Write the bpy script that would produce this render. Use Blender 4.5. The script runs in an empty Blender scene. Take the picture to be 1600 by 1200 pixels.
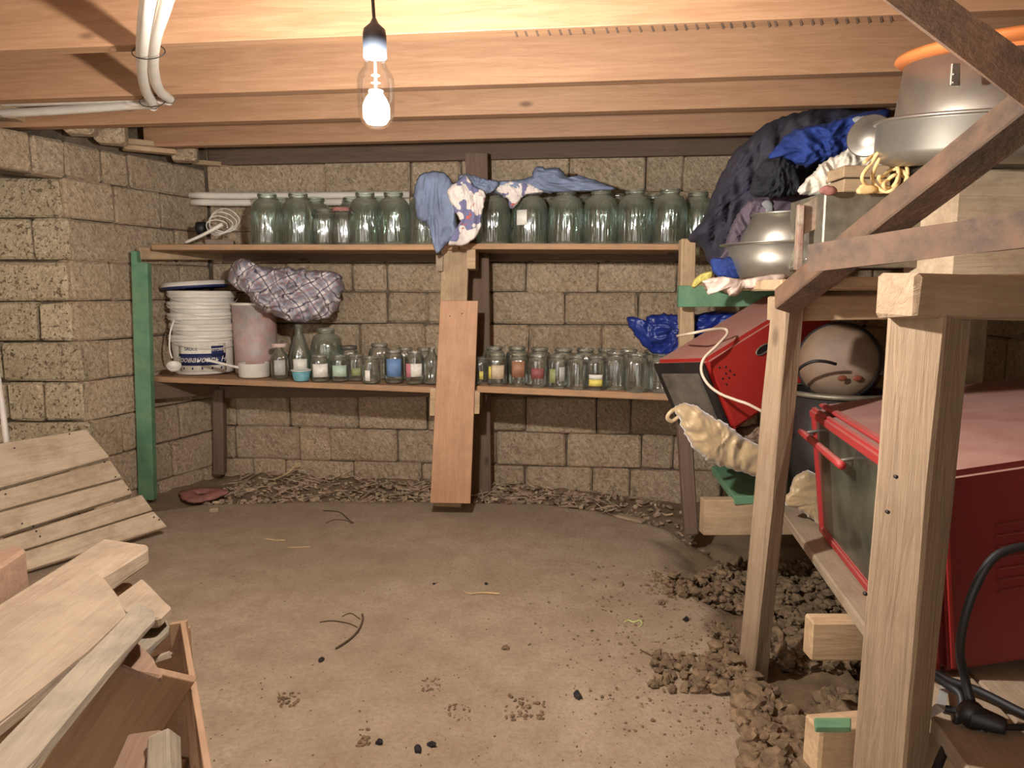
import bpy, bmesh, math, random
from mathutils import Vector, Matrix, noise
V = Vector
random.seed(7)
SC = bpy.context.scene
COL = SC.collection
R = math.radians

# ------------------------------------------------------------------ camera, world, light, exposure
FPX, CH, PIT = 1100.0, 1.05, R(7.5)
cam = bpy.data.cameras.new('camera'); cam.sensor_width = 36; cam.lens = FPX / 1600 * 36; cam.clip_start = .02
camo = bpy.data.objects.new('camera', cam); COL.objects.link(camo)
camo.location = (0, 0, CH); camo.rotation_euler = (math.pi / 2 - PIT, 0, 0)
SC.camera = camo
w = bpy.data.worlds.new('world'); SC.world = w; w.use_nodes = True
w.node_tree.nodes['Background'].inputs[0].default_value = (1.0, .95, .9, 1)
w.node_tree.nodes['Background'].inputs[1].default_value = 2.9
BULB_POWER = 5600.0
BULB_COL = (1.0, .965, .93, 1)
SC.view_settings.view_transform = 'Standard'; SC.view_settings.look = 'None'
SC.view_settings.gamma = 1; SC.view_settings.use_curve_mapping = False
SC.view_settings.exposure = 0.32
SC.cycles.max_bounces = 10; SC.cycles.diffuse_bounces = 5; SC.cycles.transparent_max_bounces = 40
SC.cycles.glossy_bounces = 4; SC.cycles.sample_clamp_indirect = 4

# ------------------------------------------------------------------ pixel to room helpers (measuring only)
cp, sp = math.cos(PIT), math.sin(PIT)
def ray(px, py):
    u = (px - 800) / FPX; v = (600 - py) / FPX
    return V((u, cp + v * sp, -sp + v * cp))
O = V((0, 0, CH))
def P(px, py, Y): d = ray(px, py); return O + d * (Y / d.y)
def Z(px, py, z): d = ray(px, py); return O + d * ((z - CH) / d.z)
def PL(px, py, pt, n): d = ray(px, py); return O + d * ((pt - O).dot(n) / d.dot(n))
def PXS(Y): return Y / FPX          # metres per pixel at a depth, roughly

# ------------------------------------------------------------------ object helpers
WM = {}
def link(name, me, M=Matrix(), parent=None, mat=None):
    o = bpy.data.objects.new(name, me); COL.objects.link(o)
    if mat is not None and me is not None and len(me.materials) == 0: me.materials.append(mat)
    if parent is not None:
        o.parent = parent; o.matrix_basis = WM[parent].inverted() @ M
    else: o.matrix_basis = M
    WM[o] = M.copy()
    return o
def tag(o, label=None, cat=None, group=None, kind=None):
    if label: o['label'] = label
    if cat: o['category'] = cat
    if group: o['group'] = group
    if kind: o['kind'] = kind
    return o
def thing(name, label, cat, loc=(0, 0, 0), group=None, M=None):
    M = M if M is not None else Matrix.Translation(V(loc))
    return tag(link(name, None, M), label, cat, group)
def dup(root, M):
    c = root.copy(); COL.objects.link(c); c.matrix_basis = M; WM[c] = M.copy()
    for ch in list(root.children):
        d = ch.copy(); COL.objects.link(d); d.parent = c; WM[d] = M @ d.matrix_basis
    return c
def mesh_from(bm, name='m', smooth=False):
    me = bpy.data.meshes.new(name); bmesh.ops.recalc_face_normals(bm, faces=bm.faces)
    bm.to_mesh(me); bm.free()
    if smooth:
        me.polygons.foreach_set('use_smooth', [True] * len(me.polygons))
    return me
def frame(o, x, z):
    x = x.normalized(); z = (z - x * z.dot(x)).normalized(); y = z.cross(x)
    M = Matrix((x, y, z)).transposed().to_4x4(); M.translation = o
    return M
def jit(bm, a):
    for v in bm.verts: v.co += V([random.uniform(-a, a) for _ in range(3)])
def box_bm(sx, sy, sz, bev=.003, j=0, cuts=0):
    bm = bmesh.new(); bmesh.ops.create_cube(bm, size=1)
    for v in bm.verts: v.co = V((v.co.x * sx, v.co.y * sy, v.co.z * sz))
    if cuts:
        ed = [e for e in bm.edges if abs((e.verts[0].co - e.verts[1].co).x) > sx * .5]
        bmesh.ops.subdivide_edges(bm, edges=ed, cuts=cuts)
    if bev: bmesh.ops.bevel(bm, geom=[e for e in bm.edges if len(e.link_faces) == 2 and e.calc_face_angle(0) > .5], offset=bev, segments=1, affect='EDGES', clamp_overlap=True)
    if j: jit(bm, j)
    return bm
def bar(name, A, B, wd, h, mat, parent=None, up=V((0, 0, 1)), bev=.004, j=.0015):
    L = (B - A).length; M = frame((A + B) / 2, B - A, up)
    return link(name, mesh_from(box_bm(L, wd, h, bev, j, 3 if L > .3 else 0), name), M, parent, mat)
def boxat(name, c, s, mat, parent=None, rz=0, bev=.003, j=0):
    M = Matrix.Translation(V(c)) @ Matrix.Rotation(rz, 4, 'Z')
    return link(name, mesh_from(box_bm(*s, bev, j), name), M, parent, mat)
def slab(name, pts, ext, mat, parent=None, bev=.002, grain=None):
    """polygon pts (world), extruded by vector ext; grain runs along the first edge or 'grain'"""
    c = sum(pts, V()) / len(pts)
    x = grain if grain is not None else pts[1] - pts[0]
    n = V()
    for i in range(len(pts)): n += (pts[i] - c).cross(pts[(i + 1) % len(pts)] - c)
    if n.dot(ext) > 0: n = -n
    M = frame(c, x, n.normalized()); Mi = M.inverted()
    bm = bmesh.new()
    a = [bm.verts.new(Mi @ p) for p in pts]; b = [bm.verts.new(Mi @ (p + ext)) for p in pts]
    bm.faces.new(a); bm.faces.new(b[::-1])
    for i in range(len(pts)):
        k = (i + 1) % len(pts); bm.faces.new((a[i], b[i], b[k], a[k]))
    if bev: bmesh.ops.bevel(bm, geom=list(bm.edges), offset=bev, segments=1, affect='EDGES', clamp_overlap=True)
    return link(name, mesh_from(bm, name), M, parent, mat)
def lathe_me(prof, seg=28, name='lathe', smooth=True, rib=None):
    bm = bmesh.new(); rings = []
    for r, z in prof:
        if r < 1e-5: rings.append([bm.verts.new((0, 0, z))])
        else:
            rings.append([bm.verts.new(((r * (1 + (rib if rib and k % 2 else 0))) * math.cos(2 * math.pi * k / seg), (r * (1 + (rib if rib and k % 2 else 0))) * math.sin(2 * math.pi * k / seg), z)) for k in range(seg)])
    for a, b in zip(rings, rings[1:]):
        for k in range(seg):
            n = (k + 1) % seg
            if len(a) == 1 and len(b) == 1: continue
            if len(a) == 1: bm.faces.new((a[0], b[k], b[n]))
            elif len(b) == 1: bm.faces.new((a[k], b[0], a[n]))
            else: bm.faces.new((a[k], b[k], b[n], a[n]))
    return mesh_from(bm, name, smooth)
def lathe(name, prof, M, mat, parent=None, seg=28, smooth=True, rib=None):
    return link(name, lathe_me(prof, seg, name, smooth, rib), M, parent, mat)
def T(x, y=None, z=None):
    return Matrix.Translation(V(x) if y is None else V((x, y, z)))
def cr(pts, n, closed=False):
    out = []; N = len(pts)
    segs = N if closed else N - 1
    for i in range(segs):
        g = lambda k: pts[k % N] if closed else pts[max(0, min(N - 1, k))]
        p0, p1, p2, p3 = g(i - 1), g(i), g(i + 1), g(i + 2)
        for s in range(n):
            t = s / n
            out.append(.5 * ((2 * p1) + (p2 - p0) * t + (2 * p0 - 5 * p1 + 4 * p2 - p3) * t * t + (3 * p1 - p0 - 3 * p2 + p3) * t ** 3))
    if not closed: out.append(pts[-1].copy())
    return out
def tube(name, pts, r, mat, parent=None, n=8, seg=8, closed=False, smooth_path=True, M=None, rfun=None):
    """M: frame whose inverse is applied so that the mesh sits near its own origin"""
    path = cr(pts, n, closed) if smooth_path else pts
    c = sum(path, V()) / len(path)
    bm = bmesh.new(); rings = []; up = V((0.13, .21, 1)).normalized(); N = len(path)
    for i, p in enumerate(path):
        t = (path[(i + 1) % N] - path[i - 1]) if closed else (path[min(N - 1, i + 1)] - path[max(0, i - 1)])
        t.normalize(); a = up - t * up.dot(t)
        if a.length < 1e-4: a = V((1, 0, 0)) - t * t.x
        a.normalize(); b = t.cross(a); up = a
        rr = rfun(i / (N - 1)) * r if rfun else r
        rings.append([bm.verts.new(p - c + (a * math.cos(2 * math.pi * k / seg) + b * math.sin(2 * math.pi * k / seg)) * rr) for k in range(seg)])
    rg = range(N) if closed else range(N - 1)
    for i in rg:
        A, B = rings[i], rings[(i + 1) % N]
        for k in range(seg): bm.faces.new((A[k], A[(k + 1) % seg], B[(k + 1) % seg], B[k]))
    if not closed: bm.faces.new(rings[0]); bm.faces.new(rings[-1][::-1])
    return link(name, mesh_from(bm, name, True), T(c), parent, mat)
def puff(name, outline, Y, th, mat, parent=None, a=0, b=0, wr=.012, fq=9, N=128, rings=24, back=.7, seed=0, flat=.5, stretch=(1, 1, 1), c=None):
    """cloth heap: an outline measured in the photo, given its own distance and real thickness with folds"""
    pts = [V((x, y, 0)) for x, y in outline]
    sm = cr(pts, 10, True)
    L = [0]
    for i in range(len(sm)): L.append(L[-1] + (sm[(i + 1) % len(sm)] - sm[i]).length)
    res = []; k = 0
    for i in range(N):
        t = L[-1] * i / N
        while L[k + 1] < t: k += 1
        f = (t - L[k]) / max(1e-6, L[k + 1] - L[k]); res.append(sm[k].lerp(sm[(k + 1) % len(sm)], f))
    cc = V((c[0], c[1], 0)) if c else sum(res, V()) / N
    rg = min(2.6, (max(q.x for q in res) - min(q.x for q in res)) * .022)
    res = [q + (q - cc).normalized() * rg * (1.6 * noise.noise(q * .09 + V((seed, 3, 1))) + 1.1 * noise.noise(q * .24 + V((seed, 8, 1)))) for q in res]
    def pos(q): return P(q.x, q.y, Y + a * (q.x - cc.x) + b * (q.y - cc.y))
    cen = pos(cc); toward = -(ray(cc.x, cc.y)).normalized()
    bm = bmesh.new(); uvs = {}
    sx, sy, sz = stretch
    def mk(side):
        grid = []
        for j in range(rings):
            r = j / rings
            row = []
            for i in range(N if j else 1):
                q = cc.lerp(res[i], r); p = pos(q)
                h = math.sqrt(max(0, 1 - r ** 2.6)) ** (1 if flat < .5 else .8)
                s = V((p.x * sx, p.y * sy, p.z * sz)) * fq + V((seed * 7.3, seed * 3.1, 0))
                s = s * 1.25 + V((noise.noise(s * .7 + V((9, 0, 0))), noise.noise(s * .7 + V((0, 9, 0))), noise.noise(s * .7 + V((0, 0, 9))))) * .9
                f1 = 1 - 2.6 * abs(noise.noise(s)); f2 = 1 - 2.6 * abs(noise.noise(s * 2.1 + V((5, 1, 2)))); f3 = noise.noise(s * .45); f4 = 1 - 2.6 * abs(noise.noise(s * 4.3 + V((1, 6, 2))))
                d = h * th * (1 if side > 0 else back) + wr * (1.1 * f1 + .75 * f2 + 1.6 * f3 + .3 * f4) * min(1, (1 - r) * 6) * (1 if side > 0 else .3)
                v = bm.verts.new(p + toward * d * side - cen); row.append(v)
            grid.append(row)
        return grid
    rim = []
    for i in range(N):
        p = pos(res[i]); rim.append(bm.verts.new(p - cen))
    for side in (1, -1):
        g = mk(side) + [rim]
        for i in range(N): bm.faces.new((g[0][0], g[1][i], g[1][(i + 1) % N]))
        for A, B in zip(g[1:], g[2:]):
            for i in range(N): bm.faces.new((A[i], B[i], B[(i + 1) % N], A[(i + 1) % N]))
    return link(name, mesh_from(bm, name, True), T(cen), parent, mat)

# ------------------------------------------------------------------ materials
def mk(name):
    m = bpy.data.materials.new(name); m.use_nodes = True
    nt = m.node_tree; nt.nodes.clear()
    out = nt.nodes.new('ShaderNodeOutputMaterial'); b = nt.nodes.new('ShaderNodeBsdfPrincipled')
    nt.links.new(b.outputs[0], out.inputs[0])
    return m, nt, b, out
def srgb(r, g, b):
    f = lambda c: ((c / 255) / 12.92 if c / 255 <= .04045 else ((c / 255 + .055) / 1.055) ** 2.4)
    return (f(r), f(g), f(b), 1)
def N_(nt, t, **kw):
    n = nt.nodes.new(t)
    for k, v in kw.items():
        if k.startswith('i_'): n.inputs[k[2:].replace('_', ' ')].default_value = v
        else: setattr(n, k, v)
    return n
def coords(nt, scale=(1, 1, 1), rot=(0, 0, 0), src='Object'):
    tc = N_(nt, 'ShaderNodeTexCoord'); mp = N_(nt, 'ShaderNodeMapping'); mp.inputs['Scale'].default_value = scale; mp.inputs['Rotation'].default_value = rot
    oi = N_(nt, 'ShaderNodeObjectInfo'); cb = N_(nt, 'ShaderNodeVectorMath', operation='SCALE'); cb.inputs[0].default_value = (13.7, 7.1, 3.3)
    nt.links.new(oi.outputs['Random'], cb.inputs['Scale']); nt.links.new(cb.outputs[0], mp.inputs['Location'])
    nt.links.new(tc.outputs[src], mp.inputs[0]); return mp.outputs[0], oi
def mixc(nt, fac, a, b, mode='MIX'):
    m = N_(nt, 'ShaderNodeMix', data_type='RGBA', blend_type=mode)
    for s, val in ((0, fac), (6, a), (7, b)):
        if isinstance(val, (tuple, float, int)): m.inputs[s].default_value = val
        else: nt.links.new(val, m.inputs[s])
    return m.outputs[2]
def ramp(nt, src, p0, p1, c0=(0, 0, 0, 1), c1=(1, 1, 1, 1)):
    r = N_(nt, 'ShaderNodeValToRGB'); r.color_ramp.elements[0].position = p0; r.color_ramp.elements[1].position = p1
    r.color_ramp.elements[0].color = c0; r.color_ramp.elements[1].color = c1
    nt.links.new(src, r.inputs[0]); return r.outputs[0]
def noi(nt, vec, s, d=4, r=.6, dist=0):
    n = N_(nt, 'ShaderNodeTexNoise'); n.inputs['Scale'].default_value = s; n.inputs['Detail'].default_value = d; n.inputs['Roughness'].default_value = r; n.inputs['Distortion'].default_value = dist
    nt.links.new(vec, n.inputs[0]); return n.outputs[0]
def bump(nt, b, h, st, dist=.01):
    n = N_(nt, 'ShaderNodeBump'); n.inputs['Strength'].default_value = st; n.inputs['Distance'].default_value = dist
    nt.links.new(h, n.inputs['Height']); nt.links.new(n.outputs[0], b.inputs['Normal'])
def vary(nt, oi, col, amt=.12):
    m = N_(nt, 'ShaderNodeMapRange'); m.inputs['To Min'].default_value = 1 - amt; m.inputs['To Max'].default_value = 1 + amt
    nt.links.new(oi.outputs['Random'], m.inputs[0])
    h = N_(nt, 'ShaderNodeHueSaturation'); nt.links.new(m.outputs[0], h.inputs['Value']); nt.links.new(col, h.inputs['Color']); return h.outputs[0]
def wood(name, c1, c2, rough=.75, knots=True, dirt=None, var=.1, gs=1.0, bst=.25):
    m, nt, b, _ = mk(name)
    v, oi = coords(nt, (1.2 * gs, 16 * gs, 16 * gs)); v2, _o = coords(nt, (1, 1, 1))
    g = noi(nt, v, 3, 6, .65, 1.2); fine = noi(nt, v, 14, 3, .7)
    col = mixc(nt, ramp(nt, g, .3, .7), srgb(*c1), srgb(*c2))
    col = mixc(nt, .35, col, ramp(nt, fine, .3, .75, srgb(*c2), srgb(*c1)))
    if knots:
        vo = N_(nt, 'ShaderNodeTexVoronoi'); vo.inputs['Scale'].default_value = 2.3
        v3, _o = coords(nt, (.9, 2.2, 2.2)); nt.links.new(v3, vo.inputs[0])
        col = mixc(nt, ramp(nt, vo.outputs['Distance'], .03, .075, (.75, .75, .75, 1), (0, 0, 0, 1)), col, srgb(c2[0] * .55, c2[1] * .5, c2[2] * .45))
    if dirt:
        d = noi(nt, v2, 6, 5, .7); col = mixc(nt, ramp(nt, d, .45, .75, (0, 0, 0, 1), (.7, .7, .7, 1)), col, srgb(*dirt))
    col = vary(nt, oi, col, var)
    nt.links.new(col, b.inputs['Base Color']); b.inputs['Roughness'].default_value = rough
    bump(nt, b, g, bst, .006)
    return m
def stone(name, c1, c2, pit=.5, marks=True):
    m, nt, b, _ = mk(name)
    v, oi = coords(nt, (1, 1, 1)); vr, _o = coords(nt, (1, 1, 1), (0, .62, 0)); mq = N_(nt, 'ShaderNodeMapping'); mq.inputs['Scale'].default_value = (15, 15, 3); nt.links.new(vr, mq.inputs[0]); vs = mq.outputs[0]
    big = noi(nt, v, 5, 5, .65); fine = noi(nt, v, 60, 5, .75); mk_ = noi(nt, vs, 4, 3, .6, .5)
    vo = N_(nt, 'ShaderNodeTexVoronoi'); vo.inputs['Scale'].default_value = 55; nt.links.new(v, vo.inputs[0])
    pits = ramp(nt, vo.outputs['Distance'], .12, .42)
    pn = ramp(nt, noi(nt, v, 52, 4, .7), .36, .43)
    col = mixc(nt, ramp(nt, big, .3, .7), srgb(*c1), srgb(*c2))
    col = mixc(nt, ramp(nt, fine, .35, .7, (.75, .75, .75, 1), (0, 0, 0, 1)), col, srgb(c2[0] * .7, c2[1] * .66, c2[2] * .6))
    col = mixc(nt, ramp(nt, mk_, .36, .58, (.4,) * 3 + (1,), (0, 0, 0, 1)), col, srgb(c2[0] * .74, c2[1] * .71, c2[2] * .66))
    col = mixc(nt, pn, srgb(c2[0] * .62, c2[1] * .58, c2[2] * .52), col) if pit > .4 else col
    col = vary(nt, oi, col, .1)
    nt.links.new(col, b.inputs['Base Color']); b.inputs['Roughness'].default_value = .95
    a1 = N_(nt, 'ShaderNodeMath', operation='MULTIPLY_ADD'); nt.links.new(mk_, a1.inputs[0]); a1.inputs[1].default_value = .7 if marks else .2; nt.links.new(fine, a1.inputs[2])
    a2 = N_(nt, 'ShaderNodeMath', operation='MULTIPLY_ADD'); nt.links.new(pn, a2.inputs[0]); a2.inputs[1].default_value = pit; nt.links.new(a1.outputs[0], a2.inputs[2])
    bump(nt, b, a2.outputs[0], 1, .016)
    return m
def plain(name, c, rough=.6, metal=0, nz=.15, ns=12, bst=0, dirt=None, dirt_amt=.6, coat=0, var=0):
    m, nt, b, _ = mk(name); v, oi = coords(nt)
    n = noi(nt, v, ns, 5, .6)
    col = mixc(nt, ramp(nt, n, .3, .7), srgb(*[x * (1 - nz) for x in c]), srgb(*[min(255, x * (1 + nz * .5)) for x in c]))
    if dirt:
        d = noi(nt, v, 7, 6, .7); col = mixc(nt, ramp(nt, d, .4, .65, (0, 0, 0, 1), (dirt_amt,) * 3 + (1,)), col, srgb(*dirt))
    if var: col = vary(nt, oi, col, var)
    nt.links.new(col, b.inputs['Base Color']); b.inputs['Roughness'].default_value = rough; b.inputs['Metallic'].default_value = metal
    if coat: b.inputs['Coat Weight'].default_value = coat
    if bst: bump(nt, b, noi(nt, v, ns * 6, 4, .7), bst, .004)
    return m
def dusty(name, c, dust, rough=.5, amt=.85, edge=.5):
    """paint with settled dust on faces that look up"""
    m, nt, b, _ = mk(name); v, oi = coords(nt)
    geo = N_(nt, 'ShaderNodeNewGeometry'); sep = N_(nt, 'ShaderNodeSeparateXYZ'); nt.links.new(geo.outputs['True Normal'], sep.inputs[0])
    up = ramp(nt, sep.outputs['Z'], edge, min(1, edge + .3), (.06,) * 3 + (1,), (amt,) * 3 + (1,))
    n = ramp(nt, noi(nt, v, 9, 6, .7), .25, .6, (.6,) * 3 + (1,))
    f = mixc(nt, 1.0, up, n, 'MULTIPLY')
    col = mixc(nt, f, srgb(*c), srgb(*dust)); nt.links.new(col, b.inputs['Base Color'])
    rr = N_(nt, 'ShaderNodeMapRange'); rr.inputs['To Min'].default_value = rough; rr.inputs['To Max'].default_value = .95
    nt.links.new(f, rr.inputs[0]); nt.links.new(rr.outputs[0], b.inputs['Roughness'])
    return m
def glass(name, tint, edge, dust=.12, rough=.1, bumpy=True, fk=1.3, f0=.07):
    """thin-walled jar glass: tinted transmission, darker at grazing angles, mirror coat and settled dust"""
    m, nt, b, out = mk(name); nt.nodes.remove(b)
    lw = N_(nt, 'ShaderNodeLayerWeight'); lw.inputs['Blend'].default_value = .45
    v, oi = coords(nt)
    tr = N_(nt, 'ShaderNodeBsdfTransparent'); nt.links.new(mixc(nt, lw.outputs['Facing'], tint + (1,), edge + (1,)), tr.inputs[0])
    gl = N_(nt, 'ShaderNodeBsdfGlossy'); gl.inputs['Roughness'].default_value = rough
    df = N_(nt, 'ShaderNodeBsdfDiffuse'); df.inputs[0].default_value = srgb(175, 170, 150)
    if bumpy:
        vb, _o = coords(nt, (1, 1, .06)); bp = N_(nt, 'ShaderNodeBump'); bp.inputs['Strength'].default_value = 1; bp.inputs['Distance'].default_value = .012
        nt.links.new(noi(nt, vb, 42, 3, .55), bp.inputs['Height']); nt.links.new(bp.outputs[0], gl.inputs['Normal'])
    fr = N_(nt, 'ShaderNodeFresnel'); fr.inputs[0].default_value = 1.55
    fm = N_(nt, 'ShaderNodeMath', operation='MULTIPLY_ADD', use_clamp=True); nt.links.new(fr.outputs[0], fm.inputs[0]); fm.inputs[1].default_value = fk; fm.inputs[2].default_value = f0
    m1 = N_(nt, 'ShaderNodeMixShader'); nt.links.new(fm.outputs[0], m1.inputs[0]); nt.links.new(tr.outputs[0], m1.inputs[1]); nt.links.new(gl.outputs[0], m1.inputs[2])
    geo = N_(nt, 'ShaderNodeNewGeometry'); sep = N_(nt, 'ShaderNodeSeparateXYZ'); nt.links.new(geo.outputs['Normal'], sep.inputs[0])
    ab = N_(nt, 'ShaderNodeMath', operation='ABSOLUTE'); nt.links.new(sep.outputs['Z'], ab.inputs[0])
    du = ramp(nt, ab.outputs[0], .1, .8, (dust * .5,) * 3 + (1,), (min(1, dust * 3),) * 3 + (1,))
    m2 = N_(nt, 'ShaderNodeMixShader'); nt.links.new(du, m2.inputs[0]); nt.links.new(m1.outputs[0], m2.inputs[1]); nt.links.new(df.outputs[0], m2.inputs[2])
    nt.links.new(m2.outputs[0], out.inputs[0]); return m

M_joist = wood('joist_pine', (176, 136, 101), (144, 104, 72), .62, var=.04, gs=.7)
M_ceil = wood('ceiling_board', (168, 132, 100), (132, 100, 74), .8)
M_old = wood('old_timber', (196, 168, 132), (158, 128, 94), .85, dirt=(120, 98, 74))
M_post = wood('rough_post', (166, 142, 114), (132, 108, 82), .88, dirt=(128, 104, 78), bst=.7)
M_shelf = wood('shelf_board', (186, 146, 108), (150, 112, 78), .8, dirt=(128, 112, 90))
M_plank = wood('planed_plank', (194, 150, 114), (166, 122, 88), .7, knots=False, dirt=(150, 110, 80))
M_dark = wood('dark_timber', (122, 98, 80), (90, 70, 56), .85)
M_pallet = wood('weathered_board', (206, 186, 158), (174, 150, 120), .88, dirt=(130, 106, 80), bst=.6)
M_pale = wood('pale_board', (168, 149, 125), (146, 124, 99), .8, dirt=(108, 88, 66), bst=.4)
M_grey = wood('spotted_board', (152, 138, 117), (124, 110, 90), .9, dirt=(72, 68, 60), bst=.5)
M_ply = wood('plywood', (170, 136, 104), (134, 102, 76), .75, knots=False, gs=.5)
M_red = wood('reddish_timber', (142, 112, 88), (108, 81, 62), .85)
M_green = plain('green_paint', (92, 136, 102), .6, nz=.12, ns=14, dirt=(140, 150, 110), dirt_amt=.25, bst=.1)
M_stone = stone('limestone', (240, 216, 184), (216, 188, 154), .35)
M_stone2 = stone('pitted_limestone', (250, 234, 198), (230, 208, 172), .75)
M_mortar = plain('mortar', (104, 88, 70), .95, nz=.3, ns=16, bst=.6)
M_floor = None
M_steel = plain('rusty_steel', (82, 62, 45), .8, .05, nz=.3, ns=14, bst=.4, dirt=(104, 73, 48), dirt_amt=.5)
M_alu = plain('worn_aluminium', (172, 165, 152), .4, .8, nz=.12, ns=5, dirt=(150, 140, 120), dirt_amt=.3)
M_galv = plain('galvanised_sheet', (140, 134, 116), .5, .6, nz=.25, ns=18, dirt=(120, 86, 70), dirt_amt=.3)
M_orange = plain('orange_plastic', (222, 132, 72), .4, nz=.06)
M_white = plain('white_plastic', (222, 214, 200), .38, nz=.05, dirt=(170, 155, 130), dirt_amt=.25)
M_pipe = plain('white_pipe', (226, 216, 200), .42, nz=.05)
M_navy = plain('navy_cloth', (46, 44, 58), .9, nz=.25, ns=9, dirt=(78, 70, 72), dirt_amt=.5)
M_blackcloth = plain('black_fleece', (36, 36, 40), .95, nz=.3, ns=30, bst=.5)
M_blue = plain('royal_blue_cloth', (34, 58, 128), .85, nz=.25, ns=8)
M_mauve = plain('grey_work_cloth', (98, 84, 92), .9, nz=.2, ns=8)
M_whitecloth = plain('off_white_cloth', (206, 196, 178), .9, nz=.15, ns=6)
M_strip = plain('grey_tape', (150, 150, 146), .6, nz=.05)
M_gold = plain('golden_satin', (178, 152, 112), .42, nz=.15, ns=5); M_gold.node_tree.nodes['Principled BSDF'].inputs['Sheen Weight'].default_value = .5
M_bluebag = plain('blue_plastic_bag', (28, 46, 118), .42, nz=.25, ns=8)
M_yellow = plain('yellow_cloth', (194, 180, 96), .8, nz=.15)
M_pink = plain('pale_rag', (200, 176, 160), .9, nz=.15)
M_denim = plain('blue_grey_cloth', (118, 128, 150), .9, nz=.18, ns=7)
M_ovenred = dusty('red_enamel', (160, 30, 24), (160, 124, 108), .4)
M_ovendark = dusty('dark_red_enamel', (112, 18, 20), (166, 130, 116), .45)
M_redframe = dusty('red_trim', (166, 40, 40), (170, 122, 110), .5, .6)
M_ovenglass = plain('dusty_dark_glass', (58, 60, 52), .3, nz=.4, ns=5, dirt=(104, 104, 84), dirt_amt=.55)
M_greymetal = plain('grey_metal', (120, 112, 100), .5, .4, nz=.25)
M_black = plain('black_rubber', (26, 24, 24), .55, nz=.2)
M_blackmetal = plain('black_enamel', (28, 25, 23), .5, nz=.2, dirt=(66, 56, 46), dirt_amt=.4)
M_cream = plain('cream_cord', (224, 190, 130), .6, nz=.08)
M_cord = plain('beige_cord', (206, 186, 160), .55, nz=.06)
M_tan = plain('dusty_tan_plastic', (122, 99, 78), .65, nz=.2, ns=7)
M_orangev = plain('orange_red_vent', (126, 66, 46), .5)
M_redbit = plain('dusty_red_plastic', (158, 104, 92), .7, nz=.2, ns=20)
M_coal = plain('black_pebble', (32, 28, 26), .8)
M_chip = plain('wood_chip', (186, 156, 120), .9, nz=.2)
M_twig = plain('dry_twig', (92, 70, 50), .9, nz=.3, ns=30)
M_straw = plain('straw', (196, 168, 120), .85)
M_socket = plain('socket_plastic', (38, 42, 50), .5)
M_label_w = plain('white_label', (222, 214, 196), .6, nz=.08, ns=30)
M_label_navy = plain('navy_print', (34, 44, 84), .5, nz=.05)
M_teal = plain('teal_print', (104, 160, 166), .5, nz=.2, ns=30)
M_glassG = glass('green_jar_glass', (.80, .91, .85), (.34, .56, .46), .15)
M_glassC = glass('clear_jar_glass', (.93, .95, .92), (.58, .66, .59), .10)
M_envelope = glass('bulb_glass', (.99, .99, .99), (.96, .97, .98), 0, .02, False, .35, 0)
def emit(name, c, s):
    m = bpy.data.materials.new(name); m.use_nodes = True; nt = m.node_tree; nt.nodes.clear()
    e = nt.nodes.new('ShaderNodeEmission'); e.inputs[0].default_value = c; e.inputs[1].default_value = s
    g = nt.nodes.new('ShaderNodeNewGeometry'); q = nt.nodes.new('ShaderNodeSeparateXYZ'); nt.links.new(g.outputs['Normal'], q.inputs[0])
    a = N_(nt, 'ShaderNodeMath', operation='ABSOLUTE'); nt.links.new(q.outputs['Z'], a.inputs[0])
    f = N_(nt, 'ShaderNodeMapRange'); f.inputs['From Min'].default_value = .1; f.inputs['From Max'].default_value = .9; f.inputs['To Min'].default_value = s; f.inputs['To Max'].default_value = s * .12
    nt.links.new(a.outputs[0], f.inputs[0]); nt.links.new(f.outputs[0], e.inputs[1])
    o = nt.nodes.new('ShaderNodeOutputMaterial'); nt.links.new(e.outputs[0], o.inputs[0]); return m
M_emit = emit('lit_filament', BULB_COL, BULB_POWER)

def floor_mat():
    m, nt, b, _ = mk('packed_earth'); tc = N_(nt, 'ShaderNodeTexCoord'); v = tc.outputs['Object']
    big = noi(nt, v, 1.7, 5, .6); mid = noi(nt, v, 9, 6, .7); fine = noi(nt, v, 70, 5, .75)
    col = mixc(nt, ramp(nt, big, .35, .65), srgb(160, 140, 115), srgb(180, 160, 134))
    col = mixc(nt, ramp(nt, mid, .42, .72, (0, 0, 0, 1), (.6,) * 3 + (1,)), col, srgb(138, 114, 90))
    col = mixc(nt, ramp(nt, fine, .3, .55, (.5,) * 3 + (1,), (0, 0, 0, 1)), col, srgb(128, 102, 78))
    vo = N_(nt, 'ShaderNodeTexVoronoi'); vo.inputs['Scale'].default_value = 17; nt.links.new(v, vo.inputs[0])
    col = mixc(nt, ramp(nt, vo.outputs['Distance'], .035, .06, (.6,) * 3 + (1,), (0, 0, 0, 1)), col, srgb(92, 72, 54))
    at = N_(nt, 'ShaderNodeAttribute', attribute_name='dug'); col = mixc(nt, at.outputs['Fac'], col, mixc(nt, ramp(nt, mid, .3, .7), srgb(104, 84, 60), srgb(134, 110, 80)))
    nt.links.new(col, b.inputs['Base Color']); b.inputs['Roughness'].default_value = .97
    a = N_(nt, 'ShaderNodeMath', operation='MULTIPLY_ADD'); nt.links.new(mid, a.inputs[0]); a.inputs[1].default_value = 1.5; nt.links.new(fine, a.inputs[2])
    bump(nt, b, a.outputs[0], .5, .012); return m
M_floor = floor_mat()
M_soil = plain('loose_soil', (124, 102, 76), .97, nz=.3, ns=30, bst=.6)
M_litter = plain('dusty_litter', (176, 152, 124), .95, nz=.35, ns=20)

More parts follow.
